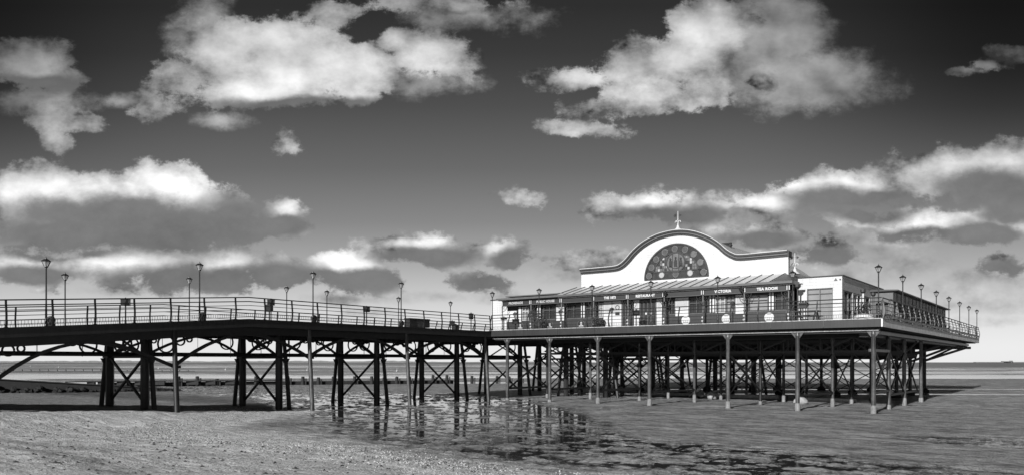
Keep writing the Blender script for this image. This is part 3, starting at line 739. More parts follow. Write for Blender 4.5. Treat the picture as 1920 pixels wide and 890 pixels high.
# bays of the front
BW = 2.925; BX = [-6.2-BW*i for i in range(9)]           # right edges moving left
def text(s, x, y, z, size, m, parent, name='lettering', depth=.012, sx=1.0):
    cu = bpy.data.curves.new('t', 'FONT'); cu.body = s; cu.size = size; cu.align_x = 'CENTER'; cu.align_y = 'CENTER'; cu.extrude = depth; cu.offset = .012; cu.space_character = 1.08; cu.resolution_u = 3
    to = bpy.data.objects.new('t', cu); COL.objects.link(to); dg = bpy.context.evaluated_depsgraph_get()
    me = bpy.data.meshes.new_from_object(to.evaluated_get(dg)); bpy.data.objects.remove(to); bpy.data.curves.remove(cu)
    me.name = name; me.transform(Matrix.Translation((x, y, z)) @ Matrix.Rotation(R(90), 4, 'X') @ Matrix.Scale(sx, 4, (1, 0, 0))); me.materials.clear(); me.materials.append(m)
    o = bpy.data.objects.new(name, me); COL.objects.link(o); o.parent = parent; return o
WALL = 3.6
names = ['TEA ROOM', 'VICTORIA', '', 'RESTAURANT', 'THE 1873', '', 'PUBLIC HOUSE', 'PROMENADE']
edges = [(1394.5,1479),(1316,1394.5),(1242.5,1316),(1175,1242.5),(1111,1175),(1051,1111),(995,1051),(942,995)]
#   element: kind, px0, px1 measured inside the bay (converted to a fraction of the bay)
bays = [
 [('win',1396,1435,0),('pipe',1437.5,1440.5),('pipe',1443,1447),('win',1449,1477,0),('round',1427.5,1447)],
 [('pipe',1322.5,1325),('pipe',1328,1331.5),('win',1333,1353,1),('win',1355,1372,0),('blindup',1373.5,1392.5),('round',1346,1364)],
 [('win',1244,1256,0),('blindup',1257,1283),('win',1285,1314,0),('round',1269,1286)],
 [('strip',1179,1189),('door',1190,1222),('strip',1223,1233),('win',1235,1241,0)],
 [('win',1113,1121,1),('wdoor',1122,1138),('wdoor',1139.5,1157),('door',1159,1172)],
 [('win',1053,1081,0),('pipe',1082,1083.5),('pipe',1086,1088.5),('win',1090,1109,0),('crest',1075,1087)],
 [('pipe',999,1000.5),('pipe',1003,1005.5),('win',1011,1034,0),('blindup',1035.5,1050),('crest',1016,1029)],
 [('blindlow',943.5,961),('strip2',965,970),('win',972,984,1),('win',985,993,0),('crest',963,973)],
]
Z_UP0, Z_UP1 = 6.42, 7.52
def wall_panels(bx0, bx1, parent): # dado + lintel
    MB().box(bx0, bx1, WALL, WALL+.12, F, 6.38).build('dado_panel', M['dado'], parent)
    MB().box(bx0, bx1, WALL-.001, WALL+.12, Z_UP1+.04, 8.05).build('lintel', M['trim'], parent)
def illeg(mb, cx, cz, w, h, y, n):
    for i in range(n):
        x = cx-w/2+w*(i+.5)/n; mb.box(x-w/n*.3, x+w/n*.28, y-.004, y, cz-h/2, cz+h/2*(.6+.4*((i*7) % 3)/2))
for i, (px0, px1) in enumerate(edges):
    xr, xl = BX[i], BX[i+1]
    fx = lambda p: xl+.06+(xr-xl-.12)*(p-px0)/(px1-px0)
    full = [e for e in bays[i] if e[0] in ('strip', 'door', 'wdoor')]
    if full:
        segs = sorted((fx(e[1]), fx(e[2])) for e in full); cur = xl
        for a, b in segs:
            if a-cur > .08: MB().box(cur, a, WALL, WALL+.12, F, 6.38).build('dado_panel', M['dado'], pav)
            cur = b
        if xr-cur > .08: MB().box(cur, xr, WALL, WALL+.12, F, 6.38).build('dado_panel', M['dado'], pav)
        MB().box(xl, xr, WALL, WALL+.12, Z_UP1+.1, 8.05).build('lintel', M['trim'], pav)
    else: wall_panels(xl, xr, pav)
    MB().box(xl, xr, WALL+.11, WALL+.14, 6.3, 7.7).build('wall_panel', M['dado'], pav)
    MB().box(xl+.02, xr-.02, WALL-.03, WALL-.002, 6.385, 6.42).build('sill', M['trim2'], pav)
    for e in bays[i]:
        a, b = fx(e[1]), fx(e[2]); c = (a+b)/2
        if e[0] == 'win':
            fr = MB(); t = .04
            for q in (a, (a+b)/2-t/2, b-t): fr.box(q, q+t, WALL-.05, WALL+.08, Z_UP0+.005, Z_UP1)
            for q in (Z_UP0+.005, Z_UP0+.72, Z_UP1-t): fr.box(a+t, (a+b)/2-t/2, WALL-.04, WALL+.08, q, q+t); fr.box((a+b)/2+t/2, b-t, WALL-.04, WALL+.08, q, q+t)
            w_ = fr.build('window', M['trim2'] if e[3] == 0 else M['white'], pav)
            MB().box(a+.01, b-.01, WALL+.085, WALL+.105, Z_UP0+.01, Z_UP1-.01).build('glass', M['glass2'] if (e[3] == 1 or i < 2) and e[1] != 1449 else M['glass'], w_)
        elif e[0] == 'pipe':
            MB().box(a, b, WALL-.10, WALL-.035, Z_UP0+.02, Z_UP1+.12).build('white_pilaster', M['white'], pav)
        elif e[0] in ('blindup', 'blindlow'):
            z0 = Z_UP0-.12 if e[0] == 'blindup' else Z_UP0-.05; z1 = 7.60 if e[0] == 'blindup' else 7.25
            w_ = MB().box(a, b, WALL-.05, WALL-.005, z0, z1).build('white_shutter', M['white'], pav)
            if e[0] == 'blindup': MB().box(a+.06, b-.06, WALL-.056, WALL-.052, z0+.52, z1-.12).build('grey_panel', M['blind'], w_)
        elif e[0] == 'strip2': MB().box(a, b, WALL-.05, WALL-.005, Z_UP0-.1, Z_UP1).build('white_shutter', M['white'], pav)
        elif e[0] in ('strip', 'wdoor'):
            w_ = MB().box(a, b, WALL-.04, WALL+.04, F+.01, 7.60).build('white_door' if e[0] == 'wdoor' else 'white_panel', M['white'], pav)
            MB().box(a+.06, b-.06, WALL-.046, WALL-.042, 6.75, 7.38).build('grey_panel', M['blind'], w_)
            if e[0] == 'wdoor' and e[1] > 1139:
                MB().ring(b-.32, 7.12, .13, .18, WALL-.07, WALL-.047, n=14).build('wall_lamp', M['trim'], w_); MB().box(b-.5, b-.14, WALL-.08, WALL-.047, 6.55, 6.78).build('wall_box', M['trim'], w_)
        elif e[0] == 'door':
            fr = MB(); k = 4 if b-a > .9 else 2
            for q in range(k+1): xx = a+(b-a-.06)*q/k; fr.box(xx, xx+.06, WALL-.03, WALL+.05, F+.01, 7.45)
            fr.box(a, b, WALL-.035, WALL+.05, 7.45, 7.55); fr.box(a+.01, b-.01, WALL-.02, WALL+.05, F+.012, F+.22)
            w_ = fr.build('glazed_door', M['trim2'], pav)
            MB().box(a+.02, b-.02, WALL+.052, WALL+.07, F+.02, 7.44).build('glass', M['glass'], w_)
            if k == 4:
                hd = MB()
                for q in (.36, .66): hd.box(a+(b-a)*q-.02, a+(b-a)*q+.12, WALL-.06, WALL-.035, 6.5, 6.64)
                hd.build('door_notice', M['white'], w_); text('OPEN', c, WALL-.04, 7.5, .08, M['white'], w_, depth=.003) if False else None
        elif e[0] == 'round':
            r_ = (b-a)/2; cz = 5.98
            w_ = MB().disc(c, cz, r_, WALL-.05, WALL-.004, 28).build('round_sign', M['white'], pav)
            mk = MB(); illeg(mk, c, cz+r_*.62, r_*.85, .045, WALL-.052, 7); illeg(mk, c, cz-r_*.42, r_*1.25, .06, WALL-.052, 6); mk.build('lettering', M['trim2'], w_)
        elif e[0] == 'crest':
            r_ = .34; cz = 5.95
            w_ = MB().ring(c, cz, r_-.04, r_, WALL-.04, WALL-.004, n=24).build('round_emblem', M['trim2'], pav)
            k = MB().disc(c, cz+.12, .085, WALL-.03, WALL-.003, 10)
            k.add([(c-.2, WALL-.03, cz-.2), (c+.2, WALL-.03, cz-.2), (c+.22, WALL-.03, cz-.1), (c+.08, WALL-.03, cz-.04), (c+.1, WALL-.03, cz+.06), (c-.08, WALL-.03, cz+.07), (c-.07, WALL-.03, cz-.06), (c-.23, WALL-.03, cz-.08)], [(0,1,2,3,4,5,6,7)])
            k.build('emblem_figure', M['blind'], w_); MB().disc(c, cz, r_-.045, WALL-.012, WALL-.003, 20).build('emblem_ground', M['trim'], w_)
    sb = MB().box(xl+.16, xr-.16, 2.94, 2.98, 7.66, 7.98).build('sign_board', M['sign'], pav)
    MB().box(xl+.14, xr-.14, 2.925, 2.939, 7.985, 8.02).box(xl+.14, xr-.14, 2.925, 2.939, 7.62, 7.655).build('sign_border', M['trim2'], sb)
    if names[i]:
        sz = .255
        text(names[i], (xl+xr)/2+(.1 if i == 0 else .0), 2.92, 7.82, sz, M['white'] if i < 5 else M['blind'], sb, sx={'TEA ROOM': 1.0, 'VICTORIA': .95, 'RESTAURANT': .92, 'THE 1873': .9, 'PUBLIC HOUSE': .95, 'PROMENADE': .9}[names[i]])
MB().box(-29.6, -6.2, 2.99, 3.06, 7.6, 8.05).build('beam', M['trim'], pav)
# cast pillars with scroll brackets and twin white tabs
def pillar(x):
    p = MB().lathe([(.085, F), (.085, F+.25), (.055, F+.3), (.05, F+.9), (.075, F+.95), (.075, F+1.0), (.045, F+1.05), (.04, 7.1), (.07, 7.15), (.05, 7.2), (.06, 7.62)], (x, 3.02, 0), 10).build('pillar', M['trim2'], pav, True)
    br = MB()
    for sg in (-1, 1):
        if x > -6.3 and sg > 0: continue
        if x < -29.5 and sg < 0: continue
        br.path([(x+sg*(.05+.42*math.sin(R(a))), 3.02, 7.2+.4*(1-math.cos(R(a)))) for a in range(0, 91, 15)], .03, .04, up=(0,1,0))
        br.path([(x+sg*(.2+.08*math.cos(R(a))), 3.02, 7.45+.08*math.sin(R(a))) for a in range(0, 361, 30)], .02, .025, up=(0,1,0))
    br.build('scroll_bracket', M['trim'], p)
    MB().box(x-.10, x-.045, 2.90, 2.935, 7.68, 7.96).box(x+.045, x+.10, 2.90, 2.935, 7.68, 7.96).build('white_tab', M['white'], p)
    for k, zz in enumerate((5.85, 6.12)): MB().blob((x, 2.93, zz), (.07, .05, .07), k, .4).build('ornament', M['gull'], p)
for x in BX: pillar(x)
MB().add([(-6.19, 3.62, F), (-6.19, 3.98, F), (-6.19, 3.98, 6.5), (-6.19, 3.62, 6.5), (-6.24, 3.62, F), (-6.24, 3.98, F), (-6.24, 3.98, 6.5), (-6.24, 3.62, 6.5)], [(0,1,2,3),(7,6,5,4),(0,4,5,1),(1,5,6,2),(2,6,7,3),(3,7,4,0)]).build('end_panel', M['dado'], pav)
# curved flank panel with oval sign at the right end
fp = MB(); fp.add([(-6.1, 3.1+.85*t, z) for t in (0, 1) for z in (F, 6.25)], [(0,1,3,2)])
pts = [(math.cos(R(a)), math.sin(R(a))) for a in range(0, 361, 15)]
MB().add([(-6.05, 3.5+.42*c, 6.0+.62*s) for c, s in pts[:-1]]+[(-6.12, 3.5+.42*c, 6.0+.62*s) for c, s in pts[:-1]], [tuple(range(24)), tuple(range(24, 48))[::-1]]+[(i, 24+i, 24+(i+1) % 24, (i+1) % 24) for i in range(24)]).build('oval_board', M['trim'], pav)
MB().add([(-6.03, 3.5+.2*c, 5.98+.42*s) for c, s in pts[:-1]]+[(-6.048, 3.5+.2*c, 5.98+.42*s) for c, s in pts[:-1]], [tuple(range(24)), tuple(range(24, 48))[::-1]]+[(i, 24+i, 24+(i+1) % 24, (i+1) % 24) for i in range(24)]).build('oval_sign', M['white'], pav)
MB().box(-6.15, -6.07, 3.68, 3.76, F, 8.0).build('post', M['trim2'], pav)
# lantern brackets fixed on the facade
for x in (-14.8, -9.85+.6):
    wl = MB().lathe([(.08, 7.72), (.16, 7.86), (.2, 7.88), (.05, 7.98), (.01, 8.05)], (x, 2.78, 0), 6).bar((x, 2.95, 7.7), (x, 2.78, 7.7), .03, .03).build('wall_lantern', M['trim'], pav)
# white wing
WZT = 8.49
wing = MB()
wx0, wx1, wy0, wy1 = -5.9, -3.16, 4.0, 15.8
wgx0, wgx1, wgz0, wgz1 = -5.33, -3.72, 5.62, 7.76
wing.box(wx0, wgx0, wy0, wy0+.2, F, WZT).box(wgx1, wx1, wy0, wy0+.2, F, WZT).box(wgx0, wgx1, wy0, wy0+.2, wgz1, WZT).box(wgx0, wgx1, wy0, wy0+.2, F, wgz0)
wg = wing.build('wing_front', M['whiteb'], pav)
MB().box(wx0+.01, wx1-.35, wy0+.3, wy1, F, WZT-.02).build('wing_body', M['dado'], pav)
fr = MB()
for q in (wgx0, -4.56, wgx1-.05): fr.box(q, q+.05, wy0+.06, wy0+.14, wgz0, wgz1)
for q in (wgz0, wgz1-.36, wgz1-.05): fr.box(wgx0+.05, -4.56, wy0+.065, wy0+.135, q, q+.05); fr.box(-4.51, wgx1-.05, wy0+.065, wy0+.135, q, q+.05)
w_ = fr.build('window', M['trim2'], pav); MB().box(wgx0, wgx1, wy0+.15, wy0+.17, wgz0, wgz1).build('glass', M['glass2'], w_)
MB().box(wx0-.05, wx1+.08, wy0-.08, wy0+.1, WZT, WZT+.06).box(wx1-.1, wx1+.08, wy0+.1, wy1+.2, WZT, WZT+.06).build('coping', M['trim'], pav)
MB().box(wx0, wx1-.1, wy0+.1, wy1, WZT-.02, WZT+.03).build('flat_roof', M['roofdark'], pav)
# small alarm box and lamp on the wing
MB().add([(-3.66, 3.985, 8.18), (-3.42, 3.985, 8.18), (-3.54, 3.985, 8.38), (-3.66, 4.0, 8.18), (-3.42, 4.0, 8.18), (-3.54, 4.0, 8.38)], [(0,1,2),(5,4,3),(0,3,4,1),(1,4,5,2),(2,5,3,0)]).build('alarm_box', M['trim2'], pav)
MB().disc(-3.27, 8.26, .05, 3.96, 4.0, 10).build('wall_lamp', M['trim'], pav)
# side wall of the wing, boarded above, glazed doors below
sw = MB().box(wx1-.2, wx1, wy0+.2, wy1, 7.62, WZT).build('side_boarding', M['greyb'], pav)
MB().box(wx1-.2, wx1, wy0+.2, wy0+.55, F, 7.62).build('side_wall', M['blind'], pav)
for k, (a, b) in enumerate(((4.6, 6.6), (7.1, 9.1), (9.5, 11.6), (12.2, 15.6))):
    fr = MB()
    for q in (a, (a+b)/2, b-.08): fr.box(wx1-.12, wx1-.02, q, q+.08, F, 7.6)
    for q in (F+.001, 6.35, 7.52): fr.box(wx1-.11, wx1-.03, a+.08, (a+b)/2, q, q+.08); fr.box(wx1-.11, wx1-.03, (a+b)/2+.08, b-.08, q, q+.08)
    w_ = fr.build('glazed_door', M['white'] if k == 1 else M['trim2'], pav); MB().box(wx1-.16, wx1-.14, a, b, F, 7.6).build('glass', M['glass'], w_)
    if k: MB().box(wx1-.18, wx1, a-.4 if k < 3 else a-.55, a-.02, F, 7.6).build('side_wall', M['greyb'], pav)
for y in (5.3, 8.2): 
    p = MB().cyl((-2.2, y, F), (-2.2, y, 7.45), .07, .06, 10).lathe([(.09, F), (.09, F+.2), (.07, F+.25)], (-2.2, y, 0), 10).build('canopy_post', M['trim2'] if y > 6 else M['white'], pav, True)
    MB().lathe([(.07, 7.4), (.16, 7.5), (.16, 7.66)], (-2.2, y, 0), 8).build('capital', M['trim'], p)
p = MB().cyl((-5.65, 3.1, F), (-5.65, 3.1, 7.8), .06, .055, 10).build('canopy_post', M['trim'], pav, True)
MB().lathe([(.07, 7.72), (.2, 7.85), (.2, 8.0)], (-5.65, 3.1, 0), 8).build('capital', M['trim'], p)
MB().box(-5.95, -5.35, 2.95, 3.25, 8.0, 8.05).build('canopy_plate', M['trim'], pav)
# glazed terrace room along the right side
gx, gy0, gy1 = -1.7, 12.0, 36.7
tr = MB().box(gx-.3, gx-.25, gy0+.2, gy1-.1, F, 8.0).build('terrace_room', M['glass'], pav)
MB().box(-3.3, gx-.31, gy0+.3, gy1-.2, F, 8.1).build('room_body', M['dado'], tr)
rm = MB().hexa([(-3.6, gy0-.25, 8.02), (gx+.35, gy0-.25, 8.02), (gx+.35, gy1+.6, 8.02), (-3.6, gy1+.6, 8.02), (-3.6, gy0-.25, 8.2), (gx+.35, gy0-.25, 8.1), (gx+.35, gy1+.6, 8.1), (-3.6, gy1+.6, 8.2)]).build('roof', M['trim'], tr)
MB().box(gx-.2, gx-.02, gy0, gy1, 7.36, 7.46).build('transom', M['trim'], tr)
n = 16
for i in range(n+1):
    y = gy0+(gy1-gy0-.1)*i/n; MB().box(gx-.22, gx, y, y+.1, F, 8.02).build('mullion', M['trim2'], tr)
mb = MB()
for i in range(n):
    y = gy0+(gy1-gy0-.1)*i/n; mb.box(gx-.18, gx-.06, y+.1, y+(gy1-gy0-.1)/n, 7.47, 7.98)
mb.build('frieze_panel', M['blind'], tr)
mb = MB()
for i in range(n):
    y = gy0+(gy1-gy0-.1)*i/n; mb.box(gx-.18, gx-.08, y+.1, y+(gy1-gy0-.1)/n, F, F+.55)
mb.build('base_panel', M['dado'], tr)
mb = MB()
for i in range(2, n): # white window bars seen through the rail
    y = gy0+(gy1-gy0-.1)*i/n; st = (gy1-gy0-.1)/n
    for k in (.33, .66): mb.box(gx-.16, gx-.12, y+.1+(st-.1)*k-.02, y+.1+(st-.1)*k+.02, F+.56, 7.35)
    for z in (6.5, 6.95): mb.box(gx-.155, gx-.125, y+.1, y+st, z, z+.03)
mb.build('window_bars', M['white'], tr)
fw = MB().box(-3.5, gx-.22, gy0, gy0+.12, 7.2, 8.0).box(-3.5, -2.9, gy0, gy0+.12, F, 7.2).build('front_boarding', M['trim2'], tr)
fr = MB()
for x in (-2.9, -2.35, gx-.3): fr.box(x, x+.07, gy0, gy0+.1, F, 7.2)
fr.box(-2.9, gx-.22, gy0-.01, gy0+.1, 6.4, 6.46); fr.build('glazed_door', M['trim2'], tr)

# ------------------------------------------------------------------ small things on the deck
def rail_box(x, y, z, label, w=.42, h=.3, kn=True, post=True):
    t = thing('rail_box', label, 'box', world(x, y, z), 'dark boxes on the railings')
    MB().box(-w/2, w/2, -.12, .12, .86, .86+h).box(-w/2-.02, w/2+.02, -.14, .14, .86+h, .88+h).build('box_body', M['rail'], t)
    MB().lathe([(.05, .88+h), (.05, .93+h), (.01, .97+h)], n=8).build('knob', M['rail'], t)
    MB().bar((0, 0, 0), (0, 0, .86), .06, .06).build('stem', M['rail'], t)
    return t
for y, lb in ((-28.75, 'dark box on the near walkway rail, left of the crest, the largest of them'), (-20.3, 'dark box on the near rail just right of the walkway crest'),
              (-12.9, 'dark box on the near rail midway down to the pier head'), (-2.2, 'upright dark box on the rail near the white end wall')):
    c = rail_box(-28.62, y, neck_z(y), lb, w=.3 if y > -5 else .42, h=.42 if y > -5 else .3); c.rotation_euler[2] = ROT+R(55)
c = rail_box(-37.2, 5.4, DECK, 'dark box on the small far lamp post behind the walkway', w=.45, h=.4); c.rotation_euler[2] = ROT+R(55)
c = rail_box(-33.5, -16.9, neck_z(-16.9), 'tall dark litter bin box standing on the walkway past the crest', w=.5, h=.45)
rail_box(-27.4, .35, DECK, 'small dark box on the front rail below the PROMENADE sign', w=.45, h=.16)
rail_box(-26.5, .7, DECK-.35, 'dark square box behind the front rail below the PROMENADE sign', w=.5, h=.36)
rail_box(-15.9, .5, DECK-.1, 'dark box on the front rail between THE 1873 and RESTAURANT signs', w=.45, h=.36)
rail_box(-4.6, .6, DECK-.05, 'dark box on the front rail before the white wing window', w=.42, h=.34)
for y, lb in ((-32.1, 'round dark floodlight drum at the foot of the far left lamp post'), (-24.55, 'round dark floodlight drum beside the lamp left of the crest'), (-17.1, 'round floodlight drum at the foot of the lamp right of the crest'), (-9.6, 'small round floodlight drum by the bench box')):
    t = thing('floodlight', lb, 'floodlight', world(-28.75, y, neck_z(y)), 'floodlights at the lamp feet', rz=R(20))
    MB().cyl((0, -.1, .26), (0, .14, .26), .2, .16, 16).build('housing', M['rail'], t, True)
    MB().bar((0, .03, 0), (0, .03, .12), .3, .05).build('bracket', M['rail'], t)
    MB().ring(0, .26, .13, .19, -.13, -.101, n=16).build('rim', M['trim2'], t)
t = thing('bench_box', 'low panelled planter bench on the walkway with one paler panel', 'bench', world(-29.1, -7.6, 5.45))
mb = MB().box(-.25, .25, -1.05, -.35, .05, .6).box(-.25, .25, .35, 1.0, .05, .6).build('side_panel', M['trim'], t)
MB().box(-.24, .24, -.345, .345, .05, .6).build('centre_panel', M['trim2'], t); MB().box(-.28, .28, -1.08, 1.03, .6, .66).build('seat', M['trim'], t)
t = thing('hutch', 'little pitched dark hutch on the walkway before the pier head', 'box', world(-28.9, -3.7, 5.45))
MB().box(-.16, .16, -.2, .2, 0, .3).build('body', M['trim'], t); MB().lathe([(.3, .3), (.02, .46)], n=4).build('roof', M['trim'], t)
def leaves(mb, cx, cy, cz, rx, ry, rz_, n, seed, s=.07):
    rr = random.Random(seed)
    for _ in range(n):
        u = Vector((rr.gauss(0, 1), rr.gauss(0, 1), rr.gauss(0, 1))).normalized()*rr.random()**.4
        p = Vector((cx+u.x*rx, cy+u.y*ry, cz+u.z*rz_)); a = Vector((rr.uniform(-1,1), rr.uniform(-1,1), rr.uniform(-1,1))).normalized()*s; b = a.orthogonal().normalized()*s*.5
        mb.add([p-a, p+b, p+a, p-b], [(0,1,2,3)])
def potted(x, y, label, h=.95, r=.42, seed=1, pot='trim'):
    t = thing('potted_shrub', label, 'potted plant', world(x, y, DECK+.01), 'potted shrubs outside the pavilion')
    MB().lathe([(.16, 0), (.24, .32), (.26, .34), (.2, .35)], n=12).build('pot', M[pot], t, True)
    MB().cyl((0, 0, .3), (0, 0, h*.6), .03, .02, 6).build('stem', M['wood'], t)
    mb = MB(); leaves(mb, 0, 0, h*.68, r, r, h*.42, 260, seed); mb.build('foliage', M['plant'], t)
potted(-25.6, 2.3, 'tall bushy dark shrub below the gap between PROMENADE and PUBLIC HOUSE', 1.5, .55, 3)
potted(-20.4, 2.6, 'dark leafy shrub left of the white doors', .9, .4, 5); potted(-19.7, 2.4, 'low round shrub against the white doors', .65, .26, 6)
t = thing('round_planter', 'round white planter with dark shrub at the near right deck corner', 'planter', world(-1.3, 1.4, DECK+.01))
MB().lathe([(.5, 0), (.58, .12), (.5, .3), (.3, .38), (.1, .4)], n=20).build('bowl', M['gull'], t, True)
mb = MB(); leaves(mb, 0, 0, .72, .5, .4, .38, 260, 9); mb.build('foliage', M['plant'], t)
def picnic(x, y, label, sign=1):
    t = thing('picnic_table', label, 'table', world(x, y, DECK+.01), 'tables on the deck')
    MB().box(-.75, .75, -.36, .36, .72, .77).build('tabletop', M['trim'], t)
    for s in (-1, 1):
        MB().box(-.75, .75, s*.75-.13, s*.75+.13, .42, .46).build('bench_seat', M['trim'], t)
    for s in (-1, 1): MB().bar((s*.55, -.75, 0), (s*.55, -.2, .72), .07, .07).bar((s*.55, .75, 0), (s*.55, .2, .72), .07, .07).bar((s*.55, -.8, .4), (s*.55, .8, .4), .05, .08).build('leg', M['trim'], t)
picnic(-4.9, 2.6, 'dark picnic table under the big grey window of the white wing')
for i, (y, lb) in enumerate(((9.5, 'picnic table on the right terrace nearest the corner'), (15.0, 'picnic table beside the first panes of the terrace room'), (20.5, 'picnic table midway along the terrace room'), (26.5, 'picnic table by the far panes of the terrace room'), (39.5, 'picnic table beyond the end of the terrace room'), (43.5, 'last picnic table at the sea end of the deck'))):
    picnic(-.95 if y < 38 else -3.0, y, lb)
t = thing('table_set', 'small dark cafe table at the glazed RESTAURANT entrance', 'table', world(-16.9, 2.9, DECK+.01))
MB().lathe([(.35, .72), (.35, .75)], n=16).build('tabletop', M['trim'], t); MB().lathe([(.2, 0), (.03, .05), (.03, .72)], n=10).build('leg', M['trim'], t)
MB().lathe([(.06, .75), (.08, .85), (.05, .9)], n=8).build('vase', M['gull'], t)

# ------------------------------------------------------------------ on the beach
def timber(x, y, L, ang, tilt, r, label, m='palewood'):
    t = thing('timber_baulk', label, 'timber', world(x, y, ground_z(x, y)), 'pale timbers lying under the pier head', rz=ROT+R(ang))
    MB().bar((-L/2, 0, r-.02), (L/2, 0, r+tilt), r*2, r*1.8).build('baulk', M[m], t); MB().bar((-L/2-.02, 0, r-.02), (-L/2+.12, 0, r-.02), r*2.2, r*2.1).build('end_plate', M['wood'], t)
timber(-13.2, 14.2, 5.5, 4, .0, .16, 'long pale timber lying on the sand under the middle of the head')
timber(-6.4, 12.6, 4.2, -3, .0, .15, 'pale timber lying right of centre under the head')
timber(-15.2, 12.8, 2.6, 30, .9, .07, 'thin pale timber propped up at a slant under the head')
timber(-16.8, 12.6, 2.4, -40, .8, .07, 'second thin slanting timber leaning the other way')
timber(-19.8, 15.5, 5.0, 2, .0, .13, 'low pale timber on the sand left of the slanting ones')
t = tag(MB().blob((0, 0, .2), (.5, .34, .3), 4, .12, 14, 8).build('boulder', M['rock'], None, True), 'pale rounded boulder on the sand under the pier head', 'boulder'); t.location = world(-6.9, 8.0, ground_z(-6.9, 8.0))
t = tag(MB().blob((0, 0, .25), (.45, .4, .4), 8, .2, 12, 8).build('boulder', M['rock'], None, True), 'rough pale lump of rubble beside the slanting timbers', 'rubble'); t.location = world(-14.9, 11.6, ground_z(-14.9, 11.6))
# groyne of posts and planks running parallel with the horizon
def W2(px, py, z=0.0): # handy point on the flats
    Y = (3-z)*1450/(py-678); return ((px-960)/1450*Y, Y)
gr = thing('groyne', 'long low timber groyne with upright posts crossing the flats behind the pier', 'groyne', (0, 0, 0), rz=0)
gp = [335, 370, 407, 443, 480, 540, 568, 597, 625, 665, 697, 720, 744, 768, 790, 812, 838, 885, 932, 955, 976]
def gline(px): return W2(px, 724-(px-300)*.0085)
rr = random.Random(2)
for k, px in enumerate(gp):
    X, Y = gline(px); h = 1.0+rr.uniform(-.1, .25); z = .0
    MB().lathe([(.24, z-.4), (.24, h*.5), (.2, h), (.15, h+.03)], (X, Y, 0), 8).box(X+.3, X+.46, Y-.1, Y+.1, z-.3, h-.2).build('post', M['wood'], gr)
for a, b in ((190, 300), (300, 400), (400, 520), (520, 640), (640, 760), (760, 850)):
    p, q = gline(a), gline(b); MB().bar((p[0], p[1]+.3, .2), (q[0], q[1]+.3, .2), .15, .7).build('plank', M['tar'], gr)
    if a < 500: MB().bar((p[0], p[1]-.3, .72), (q[0], q[1]-.3, .7), .2, .13).build('rail', M['wood'], gr)
for px, w in ((172, .9), (193, 1.0), (230, 1.2), (262, 1.0), (290, 2.6), (362, 1.5), (396, 1.2), (435, 1.5)):
    X, Y = gline(px); MB().box(X-w/2, X+w/2, Y-.25, Y+.1, .22, .66).build('plank', M['wood'], gr)
p, q = gline(125), gline(190); MB().bar((p[0], p[1]-.3, .66), (q[0], q[1]-.3, .7), .2, .13).build('rail', M['wood'], gr)
# dark sea wall tapering out from the left
sw = thing('sea_wall', 'dark boulder and timber wall tapering in from the left edge beneath the walkway', 'wall', (0, 0, 0), rz=0)
a = Vector((-59, 69)); b = Vector((-34, 79.5)); vs = []
k = 26; mb = MB(); top = []; bot = []
for i in range(k+1):
    t_ = i/k; p = a+(b-a)*t_; h = 2.1*(1-t_)**.9+.1; mb.v += []
    top.append((p.x, p.y, h)); 
for i in range(k):
    p, q = top[i], top[i+1]
    mb.hexa([(p[0], p[1]-.6, -.4), (q[0], q[1]-.6, -.4), (q[0], q[1]+.5, -.4), (p[0], p[1]+.5, -.4), (p[0], p[1]-.3, p[2]), (q[0], q[1]-.3, q[2]), (q[0], q[1]+.3, q[2]), (p[0], p[1]+.3, p[2])])
mb.build('wall_face', M['tar'], sw)
MB().bar((a.x, a.y-.1, 2.22), (b.x, b.y-.1, .2), .7, .08).build('coping', M['tar'], sw)
mb = MB(); rr = random.Random(8)
for i in range(150):
    t_ = rr.random()**1.2; p = a+(b-a)*t_; s = .12+.2*rr.random(); mb.blob((p.x+rr.uniform(-.3,.3), p.y-.7-rr.uniform(-.1,.5), rr.uniform(0, 1.2*(1-t_))), (s, s, s*.8), i, .3, 7, 5)
o = mb.build('rubble', M['tar'], sw); o['kind'] = 'stuff'
# distant row of stakes on a low bar
st = thing('stake_line', 'thin line of small stakes far out on the flats at the left', 'stakes', (0, 0, 0), rz=0)
for i in range(22):
    X, Y = W2(10+i*16.4, 695.6); MB().bar((X, Y, -.2), (X-.25, Y, .75 if i < 12 else .5), .18, .18).build('stake', M['wood'], st)
p, q = W2(5, 695.6), W2(365, 695.6); MB().bar((p[0], p[1], .1), (q[0], q[1], .1), .2, .18).build('rail', M['wood'], st)
for i, (px, py) in enumerate(((110, 688.5), (198, 690), (297, 691), (423, 693), (576, 694), (744, 696), (57, 687))):
    X, Y = W2(px, py); o = MB().blob((0, 0, .2), (.3, .3, .26), i, .1, 10, 6).cyl((0, 0, .5), (.1, 0, 1.1), .06, .04, 6).build('mooring_buoy', M['gull'], None, True)
    tag(o, 'tiny pale mooring buoy lying on the far flats', 'buoy', 'mooring buoys on the far flats'); o.location = (X, Y, 0)
for k, (x, y, lb) in enumerate(((-26.9, 5.5, 'left of two pigeons perched on the girder under the deck'), (-26.45, 5.5, 'right of two pigeons perched on the girder under the deck'))):
    o = MB().blob((0, 0, .12), (.17, .08, .08), k, .05, 10, 6).blob((.15, 0, .22), (.05, .045, .05), k, .05, 8, 6).add([(-.13, -.04, .13), (-.34, -.02, .06), (-.34, .02, .06), (-.13, .04, .13), (-.13, 0, .09)], [(0,1,2,3),(0,4,1),(3,2,4)]).bar((0,.02,0),(0,.02,.06),.01,.01).build('pigeon', M['bird'], None, True)
    tag(o, lb, 'bird', 'pigeons under the deck'); o.location = world(x, y, 3.79); o.rotation_euler[2] = ROT+R(180*k)
